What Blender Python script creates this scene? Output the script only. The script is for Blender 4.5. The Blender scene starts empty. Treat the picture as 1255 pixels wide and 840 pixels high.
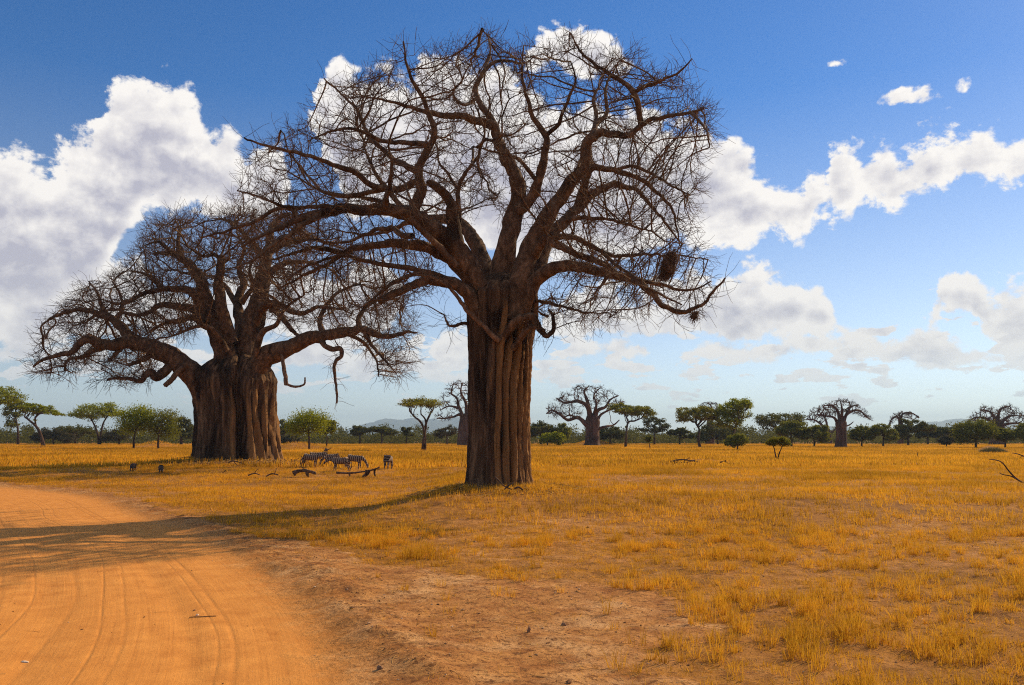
import bpy, math, random
import numpy as np
from mathutils import Vector
random.seed(11); RNG = np.random.default_rng(11)
SC = bpy.context.scene; COL = SC.collection
R = math.radians
# ------------------------------------------------------------------ view geometry
F, CX, CY, HZ, HCAM = 1000.0, 627.5, 420.0, 537.0, 2.6
TH = math.atan((HZ - CY) / F)
def ray(px, py):
    a = (px - CX) / F; b = (CY - py) / F
    return np.array([a, math.cos(TH) - b * math.sin(TH), math.sin(TH) + b * math.cos(TH)])
def P(px, py, Y):
    d = ray(px, py); return np.array([d[0] * Y / d[1], Y, HCAM + d[2] * Y / d[1]])
def azel(px, py):
    d = ray(px, py); d = d / np.linalg.norm(d)
    return math.atan2(d[0], d[1]), math.asin(d[2])
def gyd(py):                      # distance of the flat ground seen at picture row py
    d = ray(CX, py); return -HCAM / d[2] * d[1]
# ------------------------------------------------------------------ noise
def _h(ix, iy, s):
    n = (ix.astype(np.int64) * 374761393 + iy.astype(np.int64) * 668265263 + s * 974711) & 0x7fffffff
    n = ((n ^ (n >> 13)) * 1274126177) & 0x7fffffff
    return ((n ^ (n >> 16)) & 0xffff) / 65535.0
def vnoise(x, y, s=0):
    x = np.asarray(x, float); y = np.asarray(y, float)
    ix = np.floor(x); iy = np.floor(y); fx = x - ix; fy = y - iy
    fx = fx * fx * (3 - 2 * fx); fy = fy * fy * (3 - 2 * fy)
    a = _h(ix, iy, s); b = _h(ix + 1, iy, s); c = _h(ix, iy + 1, s); d = _h(ix + 1, iy + 1, s)
    return (a + (b - a) * fx) * (1 - fy) + (c + (d - c) * fx) * fy
def fbm(x, y, s=0, o=4):
    v = 0; a = .5; t = 0
    for k in range(o):
        v = v + a * vnoise(np.asarray(x) * 2 ** k + 17.3 * k, np.asarray(y) * 2 ** k - 9.1 * k, s + k); t += a; a *= .5
    return v / t
def sst(a, b, x):
    t = np.clip((np.asarray(x, float) - a) / (b - a), 0, 1); return t * t * (3 - 2 * t)
# ------------------------------------------------------------------ curves
def catmull(pts, n):
    pts = np.asarray(pts, float)
    if len(pts) < 3:
        t = np.linspace(0, 1, n + 1)[:, None]; return pts[0] * (1 - t) + pts[-1] * t
    p = np.vstack([2 * pts[0] - pts[1], pts, 2 * pts[-1] - pts[-2]]); out = []
    for i in range(1, len(p) - 2):
        for t in np.arange(n) / n:
            out.append(.5 * ((2 * p[i]) + (-p[i - 1] + p[i + 1]) * t + (2 * p[i - 1] - 5 * p[i] + 4 * p[i + 1] - p[i + 2]) * t * t
                             + (-p[i - 1] + 3 * p[i] - 3 * p[i + 1] + p[i + 2]) * t ** 3))
    out.append(p[-2]); return np.array(out)
# ------------------------------------------------------------------ mesh collecting
class MB:
    def __init__(s): s.v = []; s.f = []; s.n = 0; s.att = []
    def add(s, v, f, a=None):                     # f: list of (k,) index arrays of one size each
        v = np.asarray(v, float).reshape(-1, 3)
        for g in (f if isinstance(f, list) else [f]): s.f.append(np.asarray(g, np.int64) + s.n)
        s.v.append(v); s.att.append(np.full(len(v), .5) if a is None else np.broadcast_to(np.asarray(a, float), (len(v),)))
        s.n += len(v)
    def mesh(s, name, mat, smooth=True, attname=None):
        me = bpy.data.meshes.new(name)
        V = np.vstack(s.v); me.vertices.add(len(V)); me.vertices.foreach_set('co', V.astype(np.float32).ravel())
        sizes = np.concatenate([np.full(len(g), g.shape[1]) for g in s.f]); idx = np.concatenate([g.ravel() for g in s.f])
        me.loops.add(len(idx)); me.loops.foreach_set('vertex_index', idx.astype(np.int32))
        me.polygons.add(len(sizes)); st = np.concatenate([[0], np.cumsum(sizes)[:-1]])
        me.polygons.foreach_set('loop_start', st.astype(np.int32)); me.polygons.foreach_set('loop_total', sizes.astype(np.int32))
        me.polygons.foreach_set('use_smooth', np.full(len(sizes), smooth))
        if attname:
            at = me.attributes.new(attname, 'FLOAT', 'POINT'); at.data.foreach_set('value', np.concatenate(s.att).astype(np.float32))
        me.update(calc_edges=True); me.validate()
        if mat: me.materials.append(mat)
        return me
    def build(s, name, mat, parent=None, smooth=True, attname=None, loc=None):
        if not s.v: return None
        if loc is not None: s.v = [v - np.asarray(loc, float) for v in s.v]
        o = bpy.data.objects.new(name, s.mesh(name, mat, smooth, attname)); COL.objects.link(o)
        if parent is not None: o.parent = parent
        elif loc is not None: o.location = loc
        return o
def tag(o, label=None, cat=None, group=None, kind=None):
    if label: o['label'] = label
    if cat: o['category'] = cat
    if group: o['group'] = group
    if kind: o['kind'] = kind
    return o
def empty(name, loc, label, cat, group=None):
    o = bpy.data.objects.new(name, None); COL.objects.link(o); o.location = loc; o.empty_display_size = .3
    return tag(o, label, cat, group)
def copy_tree(o, parent=None):
    c = o.copy(); COL.objects.link(c); c.parent = parent
    for ch in list(o.children): copy_tree(ch, c)
    return c
# tubes: pts (M,N,3), rad (M,N)
def tube_batch(mb, pts, rad, sides=3, cap=False, a=None):
    pts = np.asarray(pts, float); rad = np.asarray(rad, float); M, N, _ = pts.shape
    t = np.gradient(pts, axis=1); t /= np.linalg.norm(t, axis=2, keepdims=True) + 1e-9
    mean = pts[:, -1] - pts[:, 0]; ax = np.argmin(np.abs(mean), axis=1); ref = np.eye(3)[ax][:, None, :]
    u = np.cross(t, ref); u /= np.linalg.norm(u, axis=2, keepdims=True) + 1e-9
    w = np.cross(t, u); ang = np.arange(sides) * 2 * math.pi / sides
    ring = (np.cos(ang)[None, None, :, None] * u[:, :, None] + np.sin(ang)[None, None, :, None] * w[:, :, None]) * rad[:, :, None, None] + pts[:, :, None]
    V = ring.reshape(-1, 3)
    m, n, k = np.meshgrid(np.arange(M), np.arange(N - 1), np.arange(sides), indexing='ij')
    b = m * N * sides + n * sides; k2 = (k + 1) % sides
    Fq = np.stack([b + k, b + k2, b + sides + k2, b + sides + k], -1).reshape(-1, 4)
    mb.add(V, Fq, None if a is None else np.repeat(a, N * sides))
def tube(mb, pts, rad, sides=10, rough=0, capend=True, seed=0, flute=0):
    pts = np.asarray(pts, float); N = len(pts); rad = np.broadcast_to(np.asarray(rad, float), (N,))
    t = np.gradient(pts, axis=0); t /= np.linalg.norm(t, axis=1, keepdims=True) + 1e-9
    u = np.cross(t[0], [0, 0, 1] if abs(t[0][2]) < .9 else [1, 0, 0]); u /= np.linalg.norm(u); rings = []
    s = np.concatenate([[0], np.cumsum(np.linalg.norm(np.diff(pts, axis=0), axis=1))]); ang = np.arange(sides) * 2 * math.pi / sides
    for i in range(N):
        u = u - t[i] * np.dot(u, t[i]); u /= np.linalg.norm(u) + 1e-9; w = np.cross(t[i], u)
        rr = rad[i] * np.ones(sides)
        if rough: rr = rr * (1 + rough * (2 * fbm(np.cos(ang) * 1.3 + seed, np.sin(ang) * 1.3 + s[i] * .9 / max(rad[i] * 2, .1), seed, 3) - 1))
        if flute: rr = rr * (1 + flute * np.cos(ang * 4 + seed + .1 * i))
        rings.append(pts[i] + np.cos(ang)[:, None] * u * rr[:, None] + np.sin(ang)[:, None] * w * rr[:, None])
    V = np.vstack(rings); n, k = np.meshgrid(np.arange(N - 1), np.arange(sides), indexing='ij'); k2 = (k + 1) % sides; b = n * sides
    f = [np.stack([b + k, b + k2, b + sides + k2, b + sides + k], -1).reshape(-1, 4)]
    if capend:
        V = np.vstack([V, pts[-1] + t[-1] * rad[-1] * .4]); e = (N - 1) * sides; kk = np.arange(sides)
        f.append(np.stack([e + kk, e + (kk + 1) % sides, np.full(sides, N * sides)], -1))
    mb.add(V, f)
def lump(mb, c, r, seed=0, sq=(1, 1, 1), n=(10, 7), rough=.35, a=None):
    U, W = n; th = np.linspace(0, math.pi, W + 1)[1:-1]; ph = np.arange(U) * 2 * math.pi / U
    T, Pp = np.meshgrid(th, ph, indexing='ij')
    d = np.stack([np.sin(T) * np.cos(Pp), np.sin(T) * np.sin(Pp), np.cos(T)], -1).reshape(-1, 3)
    d = np.vstack([d, [0, 0, 1], [0, 0, -1]])
    k = 1 + rough * (2 * fbm(d[:, 0] * 1.7 + d[:, 2] * 2.1 + seed * 3.1, d[:, 1] * 1.7 - d[:, 2] * 1.3 + seed, seed, 3) - 1)
    V = np.asarray(c) + d * k[:, None] * r * np.asarray(sq); W1 = W - 1
    i, j = np.meshgrid(np.arange(W1 - 1), np.arange(U), indexing='ij'); j2 = (j + 1) % U
    q = np.stack([i * U + j, (i + 1) * U + j, (i + 1) * U + j2, i * U + j2], -1).reshape(-1, 4)
    jj = np.arange(U); top = np.stack([jj, (jj + 1) % U, np.full(U, W1 * U)], -1)
    bot = np.stack([(W1 - 1) * U + (jj + 1) % U, (W1 - 1) * U + jj, np.full(U, W1 * U + 1)], -1)
    mb.add(V, [q, top, bot], a)
# ------------------------------------------------------------------ materials
class NT:
    def __init__(s, tree): s.t = tree; s.n = tree.nodes; s.l = tree.links
    def node(s, kind, **kw):
        n = s.n.new(kind)
        for k, v in kw.items(): setattr(n, k, v)
        return n
    def put(s, sock, v):
        if v is None: return
        if isinstance(v, bpy.types.NodeSocket): s.l.new(v, sock)
        else: sock.default_value = v
    def math(s, op, a, b=None, c=None, clamp=False):
        n = s.node('ShaderNodeMath', operation=op); n.use_clamp = clamp
        s.put(n.inputs[0], a); s.put(n.inputs[1], b); s.put(n.inputs[2], c); return n.outputs[0]
    def vmul(s, v, k):
        n = s.node('ShaderNodeVectorMath', operation='MULTIPLY'); s.put(n.inputs[0], v); n.inputs[1].default_value = k; return n.outputs[0]
    def vadd(s, v, k):
        n = s.node('ShaderNodeVectorMath', operation='ADD'); s.put(n.inputs[0], v); s.put(n.inputs[1], k); return n.outputs[0]
    def noise(s, v, scale, detail=4, rough=.55, dist=0, lac=2):
        n = s.node('ShaderNodeTexNoise'); s.put(n.inputs['Vector'], v); n.inputs['Scale'].default_value = scale
        n.inputs['Detail'].default_value = detail; n.inputs['Roughness'].default_value = rough; n.inputs['Distortion'].default_value = dist
        n.inputs['Lacunarity'].default_value = lac; return n.outputs['Fac']
    def map(s, v, a, b, c=0, d=1, smooth=False):
        n = s.node('ShaderNodeMapRange'); n.interpolation_type = 'SMOOTHSTEP' if smooth else 'LINEAR'
        s.put(n.inputs['Value'], v)
        for k, x in zip(('From Min', 'From Max', 'To Min', 'To Max'), (a, b, c, d)): s.put(n.inputs[k], x)
        return n.outputs['Result']
    def mix(s, f, a, b, mode='MIX'):
        n = s.node('ShaderNodeMix', data_type='RGBA', blend_type=mode)
        s.put(n.inputs[0], f)
        for k, x in ((6, a), (7, b)):
            if isinstance(x, (tuple, list)): x = (*x, 1) if len(x) == 3 else x
            s.put(n.inputs[k], x)
        return n.outputs[2]
    def ramp(s, f, stops):
        n = s.node('ShaderNodeValToRGB'); e = n.color_ramp.elements
        while len(e) < len(stops): e.new(.5)
        for x, (p, c) in zip(e, stops): x.position = p; x.color = (*c, 1)
        s.put(n.inputs[0], f); return n.outputs[0]
    def bump(s, h, strength=.5, dist=.02, nrm=None):
        n = s.node('ShaderNodeBump'); n.inputs['Strength'].default_value = strength; n.inputs['Distance'].default_value = dist
        s.put(n.inputs['Height'], h)
        if nrm: s.put(n.inputs['Normal'], nrm)
        return n.outputs[0]
def newmat(name):
    m = bpy.data.materials.new(name); m.use_nodes = True; m.node_tree.nodes.clear(); t = NT(m.node_tree)
    out = t.node('ShaderNodeOutputMaterial'); return m, t, out
def principled(t, out, col, rough=.9, nrm=None, spec=.2):
    b = t.node('ShaderNodeBsdfPrincipled'); t.put(b.inputs['Base Color'], (*col, 1) if isinstance(col, tuple) else col)
    b.inputs['Roughness'].default_value = rough; b.inputs['Specular IOR Level'].default_value = spec
    if nrm: t.put(b.inputs['Normal'], nrm)
    t.l.new(b.outputs[0], out.inputs[0]); return b
def attr(t, n):
    a = t.node('ShaderNodeAttribute'); a.attribute_name = n; return a.outputs['Fac']
def bark_mat(name, dark, mid, light, scale=1.0, zs=.16, bdist=.06, patch=.5, tan=None):
    m, t, out = newmat(name); g = t.node('ShaderNodeNewGeometry').outputs['Position']
    v = t.vmul(g, (scale, scale, scale * zs))
    n1 = t.noise(v, 3.0, 8, .65, .4); n2 = t.noise(t.vmul(g, (scale, scale, scale * .35)), .55, 5, .6, .8); n3 = t.noise(g, 14 * scale, 3, .6)
    c = t.ramp(n1, [(.3, dark), (.5, mid), (.7, light)])
    c2 = t.ramp(n1, [(.32, tuple(x * .55 for x in dark)), (.62, dark)])
    c = t.mix(t.map(n2, patch - .05, patch + .08), c2, c)
    if tan: c = t.mix(t.math('MULTIPLY', t.map(t.math('ADD', attr(t, 'tint'), t.math('MULTIPLY', t.math('SUBTRACT', t.noise(t.vmul(g, (1, 1, .12)), 3.2, 6, .65, .3), .5), 1.6)), .35, .75), t.map(n3, .3, .55, .5, 1)), c, t.mix(n1, tuple(x * .4 for x in tan), tan))  # tan: exposed wood that also paints sunlight onto the ridges
    h = t.math('ADD', t.math('MULTIPLY', n1, .8), t.math('MULTIPLY', n3, .2))
    principled(t, out, c, .92, t.bump(h, .9, bdist)); return m
def leaf_mat(name, c1, c2, trans=.35):
    m, t, out = newmat(name); n = t.noise(t.node('ShaderNodeNewGeometry').outputs['Position'], .8, 3, .6); a = attr(t, 'tint')
    col = t.mix(t.math('ADD', t.math('MULTIPLY', a, .7), t.math('MULTIPLY', t.map(n, .3, .7), .3)), c1, c2)
    d = t.node('ShaderNodeBsdfDiffuse'); tr = t.node('ShaderNodeBsdfTranslucent'); t.put(d.inputs[0], col); t.put(tr.inputs[0], t.mix(.25, col, (*[min(1, x * 1.6) for x in c2],)))
    mx = t.node('ShaderNodeMixShader'); mx.inputs[0].default_value = trans
    t.l.new(d.outputs[0], mx.inputs[1]); t.l.new(tr.outputs[0], mx.inputs[2]); t.l.new(mx.outputs[0], out.inputs[0]); return m
# ------------------------------------------------------------------ terrain
CL = catmull([(-2.0, -60), (-3.2, -20), (-4.6, 0), (-6.0, 8.6), (-7.8, 14.1), (-10.6, 19.7), (-14.6, 26.3), (-20.3, 34.4), (-27, 43.7), (-36.9, 51.7), (-50, 56.5), (-80, 60), (-125, 56), (-220, 30), (-400, -20)], 12)
CLs = np.concatenate([[0], np.cumsum(np.linalg.norm(np.diff(CL, axis=0), axis=1))])
ROADW = 4.8
def road_uv(x, y):
    x = np.ravel(x); y = np.ravel(y); U = np.empty(len(x)); S = np.empty(len(x)); A = CL[:-1]; B = CL[1:]; D = B - A; L2 = (D ** 2).sum(1)
    for i in range(0, len(x), 20000):
        p = np.stack([x[i:i + 20000], y[i:i + 20000]], 1)[:, None]
        t = np.clip(((p - A) * D).sum(2) / L2, 0, 1); q = A + t[..., None] * D; d = p - q; d2 = (d ** 2).sum(2); k = np.argmin(d2, 1); r = np.arange(len(k))
        sg = np.sign(D[k, 1] * d[r, k, 0] - D[k, 0] * d[r, k, 1]); U[i:i + 20000] = np.sqrt(d2[r, k]) * sg
        S[i:i + 20000] = CLs[k] + t[r, k] * np.sqrt(L2[k])
    return U, S
TREE1 = P(608, 600, gyd(600)); TREE2 = P(289, 569, gyd(569)); Y1 = TREE1[1]; Y2 = TREE2[1]
MOUNDS = [(*TREE1[:2], 4.0, .22), (*TREE2[:2], 9, .55)]
for px, py, r, h in ((365, 552, 7, 1.6), (192, 549, 6, 1.5), (728, 546, 7, 1.9), (1217, 553, 2.6, 1.2), (50, 551, 8, .6), (860, 566, 2.5, .3)):
    q = P(px, py, gyd(py)); MOUNDS.append((q[0], q[1], r, h))
def gz(x, y, uv=None):
    x = np.asarray(x, float); y = np.asarray(y, float); sh = x.shape; x = x.ravel(); y = y.ravel()
    U, S = uv if uv is not None else road_uv(x, y)
    d = np.hypot(x, y); near = 1 - sst(28, 60, d); far = 1 - sst(120, 500, d)
    z = (fbm(x / 9, y / 9, 3, 3) - .5) * .16 * far + (fbm(x / 40, y / 40, 5, 2) - .5) * .25 * sst(30, 90, d) * far
    z = z - .62 * np.maximum(1 - sst(24, 41, y), (1 - sst(-7.5, -2.6, x)) * (1 - sst(52, 74, y)))
    off = np.abs(U) - ROADW; on = 1 - sst(-.9, .3, off)
    wob = (fbm(S / 1.6, U / 1.6, 8, 3) - .5)
    z = z - .07 * on
    # wheel ruts
    z += near * on * (-.022 * np.exp(-((U - 2.15 - .25 * np.sin(S * .21)) / .22) ** 2) - .022 * np.exp(-((U + .1 - .25 * np.sin(S * .21)) / .22) ** 2) + .014 * np.exp(-((U - 1.05) / .5) ** 2) + (fbm(U * 4, S * .12, 21, 3) - .5) * .02)
    # rough bank along the edge
    bank = np.exp(-((off - .55 - wob * 1.3) / .55) ** 2); z += bank * (fbm(x * 3, y * 3, 33, 4) - .5) * .16 * near; z += bank * (.04 + .10 * sst(.35, .75, fbm(S / 2.2, U / 3, 31, 3))) * (1 - sst(60, 90, d))
    bare = (1 - on) * near
    z += bare * ((fbm(x * 1.4, y * 1.4, 12, 4) - .5) * .09 + (fbm(x * 5, y * 5, 14, 3) - .5) * .025)
    for mx, my, r, h in MOUNDS:
        q = (x - mx) ** 2 + (y - my) ** 2; z += h * np.exp(-q / (r * r) * 1.6) * (1 + .3 * (vnoise(x / 1.5, y / 1.5, 9) - .5))
    return z.reshape(sh)
def baremask(x, y, U, off):
    d = np.hypot(x, y)
    w = np.interp(y, [0, 10.6, 12.2, 14.4, 17.4, 20, 24, 33, 45], [3.6, 3.7, 4.2, 6.2, 6.6, 3.0, 1.5, 1.0, .9])
    n = fbm(x / 1.8, y / 1.8, 41, 4) - .5
    b = 1 - sst(-.5, 1.0, (off * np.where(U > 0, 1, .8) + n * 4) - w)
    patch = sst(.48, .66, fbm(x / 2.6 + 3, y / 1.7, 44, 5)) * (1 - sst(24, 60, y)) * .38
    patch = np.maximum(patch, sst(.53, .66, fbm(x / 7 + 3, y / 6, 47, 5)) * .5)
    return np.clip(np.maximum(b, patch), 0, 1)
def build_ground():
    def geo(start, end, step, g):
        o = [start]; 
        while abs(o[-1]) < abs(end): o.append(o[-1] + step); step *= g
        return o[1:]
    xs = np.arange(-15, 15.01, .11); xr = geo(15, 12000, .12, 1.035); xs = np.concatenate([-np.array(xr[::-1]), xs, xr])
    ys = np.arange(8, 33, .115); yf = geo(33, 13500, .12, 1.032); yb = 8 - np.array(geo(0, 12000, .25, 1.12)); ys = np.concatenate([yb[::-1], ys, yf])
    X, Y = np.meshgrid(xs, ys, indexing='ij'); U, S = road_uv(X, Y); Z = gz(X, Y, (U, S)).ravel()
    nx, ny = X.shape; V = np.stack([X.ravel(), Y.ravel(), Z], 1)
    off = np.abs(U) - ROADW; bm = baremask(V[:, 0], V[:, 1], U, off)
    i, j = np.meshgrid(np.arange(nx - 1), np.arange(ny - 1), indexing='ij'); b = i * ny + j
    Q = np.stack([b, b + ny, b + ny + 1, b + 1], -1).reshape(-1, 4)
    isroad = (off[Q].mean(1) < .15)
    m = ground_mat()
    for name, sel in (('ground', ~isroad), ('dirt_road', isroad)):
        q = Q[sel]; used, inv = np.unique(q, return_inverse=True); mb = MB(); mb.add(V[used], inv.reshape(-1, 4)); o = mb.build(name, m)
        for an, arr in (('lat', U), ('along', S), ('bare', bm)):
            at = o.data.attributes.new(an, 'FLOAT', 'POINT'); at.data.foreach_set('value', arr[used].astype(np.float32))
        tag(o, kind='structure')
def ground_mat():
    m, t, out = newmat('savanna_soil'); pos = t.node('ShaderNodeNewGeometry').outputs['Position']
    lat = attr(t, 'lat'); al = attr(t, 'along'); bare = attr(t, 'bare')
    big = t.noise(pos, .22, 5, .6); mid = t.noise(pos, 1.6, 6, .65); fine = t.noise(pos, 14, 5, .7); grit = t.noise(pos, 60, 3, .7)
    off = t.math('SUBTRACT', t.math('ABSOLUTE', lat), ROADW)
    offn = t.math('ADD', off, t.math('MULTIPLY', t.math('SUBTRACT', mid, .5), 2.2))
    road = t.map(offn, -1.3, .5, 1, 0, True)
    # sand of the road, streaked along its length
    cx = t.node('ShaderNodeCombineXYZ'); t.put(cx.inputs[0], t.math('MULTIPLY', lat, 7)); t.put(cx.inputs[1], t.math('MULTIPLY', al, .16))
    st = t.noise(cx.outputs[0], 1.0, 6, .7, .3)
    cx2 = t.node('ShaderNodeCombineXYZ'); t.put(cx2.inputs[0], t.math('MULTIPLY', lat, 26)); t.put(cx2.inputs[1], t.math('MULTIPLY', al, .35))
    st2 = t.noise(cx2.outputs[0], 1.0, 4, .6, .5)
    stm = t.math('ADD', t.math('MULTIPLY', st, .65), t.math('MULTIPLY', st2, .35))
    rc = t.mix(t.map(t.math('ADD', t.math('MULTIPLY', stm, .35), t.math('MULTIPLY', mid, .65)), .36, .62), C_ROAD1, C_ROAD2); rc = t.mix(t.math('MULTIPLY', t.map(big, .4, .65), .5), rc, C_ROAD3)
    rc = t.mix(t.math('MULTIPLY', t.map(stm, .33, .42, .85, 0), t.map(t.noise(pos, .35, 4, .6), .38, .56)), rc, C_ROADD)
    mea = t.node('ShaderNodeCombineXYZ'); t.put(mea.inputs[0], t.math('MULTIPLY', al, .05)); trk = None
    for q, (c_, w_, a_) in enumerate(((2.75, .05, .9), (2.5, .03, .7), (1.25, .04, .6), (.85, .03, .9), (.1, .06, .6), (-.7, .035, .8), (-1.1, .05, .5))):
        m_ = t.math('MULTIPLY', t.math('SUBTRACT', t.noise(t.vadd(mea.outputs[0], (0, 0, q // 2 * 5.3)), 1, 2, .5), .5), 1.6); e_ = t.math('DIVIDE', t.math('SUBTRACT', lat, t.math('ADD', m_, c_)), w_)
        l_ = t.math('MULTIPLY', t.math('EXPONENT', t.math('MULTIPLY', t.math('MULTIPLY', e_, e_), -1)), a_); trk = l_ if trk is None else t.math('MAXIMUM', trk, l_)
    trk = t.math('MULTIPLY', trk, t.map(mid, .35, .6, .25, 1)); rc = t.mix(t.math('MULTIPLY', trk, .26), rc, C_ROADD)
    # bare soil with pale crust, litter specks
    bc = t.mix(t.map(mid, .36, .6), C_BARE1, C_BARE2); bc = t.mix(t.map(t.noise(pos, .7, 6, .65), .50, .66, 0, .6), bc, C_BAREP)
    bc = t.mix(t.map(fine, .52, .64, 0, .8), bc, C_BARED); bc = t.mix(t.map(t.noise(pos, 5.5, 6, .75), .55, .61, 0, .85), bc, C_BARED)
    bc = t.mix(t.map(grit, .62, .7, 0, .5), bc, C_STRAW)
    bk = t.math('MULTIPLY', t.math('EXPONENT', t.math('MULTIPLY', t.math('POWER', t.math('ABSOLUTE', t.math('SUBTRACT', off, .55)), 2), -1.6)), t.map(t.noise(pos, 1.9, 7, .7), .5, .6)); bc = t.mix(t.math('MULTIPLY', bk, .7), bc, C_BARED)
    # grassy litter
    sp = t.vmul(pos, (1, .45, 1)); gn = t.noise(sp, .35, 8, .7); gn2 = t.noise(sp, 3.5, 6, .7)
    gc = t.mix(t.map(gn2, .35, .65), C_LIT1, C_LIT2); gc = t.mix(t.map(gn, .5, .66, 0, .65), gc, C_LITD); gc = t.mix(t.map(fine, .56, .66, 0, .75), gc, C_LITD); gc = t.mix(t.map(t.noise(pos, 7, 6, .75), .56, .62, 0, .8), gc, C_BARED); gc = t.mix(t.map(grit, .55, .68, 0, .7), gc, C_STRAW)
    bm = t.map(t.math('ADD', bare, t.math('MULTIPLY', t.math('SUBTRACT', mid, .5), .8)), .3, .7, 0, 1, True)
    c = t.mix(bm, gc, bc); c = t.mix(t.math('MULTIPLY', road, t.math('SUBTRACT', 1, t.math('MULTIPLY', bk, .6))), c, rc)
    hroad = t.math('SUBTRACT', t.math('ADD', t.math('MULTIPLY', stm, .28), t.math('MULTIPLY', fine, .14)), t.math('MULTIPLY', trk, .3)); hb = t.math('ADD', t.math('MULTIPLY', fine, .7), t.math('MULTIPLY', grit, .35))
    h = t.math('ADD', t.math('MULTIPLY', hroad, road), t.math('MULTIPLY', hb, t.map(road, 0, 1, 1.3, .25)))
    h = t.math('ADD', h, t.math('MULTIPLY', mid, t.map(road, 0, 1, 1.6, .1)))
    principled(t, out, c, .95, t.bump(h, .8, .05), .1); return m
C_ROAD1 = (.52, .195, .038); C_ROAD2 = (.76, .325, .07); C_ROAD3 = (.62, .25, .05); C_ROADD = (.36, .13, .03)
C_BARE1 = (.34, .13, .034); C_BARE2 = (.58, .27, .08); C_BAREP = (.78, .46, .20); C_BARED = (.15, .055, .018); C_STRAW = (.72, .38, .06)
C_LIT1 = (.24, .09, .02); C_LIT2 = (.50, .22, .04); C_LITD = (.12, .045, .012)
# ------------------------------------------------------------------ grass
def blades(mb, cx, cy, cz, K, spread, h, w, lean, tint, segs):
    M = len(cx); n = M * K; rep = lambda a: np.repeat(a, K)
    a0 = RNG.uniform(0, 2 * math.pi, n); rr = np.sqrt(RNG.uniform(0, 1, n)) * rep(spread)
    bx = rep(cx) + np.cos(a0) * rr; by = rep(cy) + np.sin(a0) * rr; bz = rep(cz) - .02
    hh = rep(h) * RNG.uniform(.45, 1.1, n); la = a0 + RNG.normal(0, .9, n); ln = np.abs(RNG.normal(0, lean, n)) + .08
    wa = RNG.uniform(0, math.pi, n); ww = w * RNG.uniform(.6, 1.3, n)
    dx, dy = np.cos(la), np.sin(la); wx, wy = np.cos(wa) * ww, np.sin(wa) * ww
    tn = np.clip(rep(tint) + RNG.normal(0, .16, n), 0, 1)
    def pt(f, b, s): return np.stack([bx + dx * hh * b + s * wx, by + dy * hh * b + s * wy, bz + hh * f], -1)
    if segs == 2:
        v = np.stack([pt(0, 0, -1), pt(0, 0, 1), pt(.55, ln * .35, -.8), pt(.55, ln * .35, .8), pt(1, ln, 0) * [1, 1, 1]], 1)
        b = np.arange(n)[:, None] * 5
        mb.add(v.reshape(-1, 3), [b + np.array([[0, 1, 3, 2]]), b + np.array([[2, 3, 4]])], np.repeat(tn, 5))
    else:
        v = np.stack([pt(0, 0, -1), pt(0, 0, 1), pt(1, ln * .8, 0)], 1); b = np.arange(n)[:, None] * 3
        mb.add(v.reshape(-1, 3), b + np.array([[0, 1, 2]]), np.repeat(tn, 3))
def scatter(y0, y1, dens, margin=5):
    n = int(dens * ((y1 - y0) * (.675 * (y1 + y0)) + 2 * margin * (y1 - y0)))
    u = RNG.uniform(0, 1, n); y = np.sqrt(y0 ** 2 + u * (y1 ** 2 - y0 ** 2)); x = RNG.uniform(-1, 1, n) * (.675 * y + margin); return x, y
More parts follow.
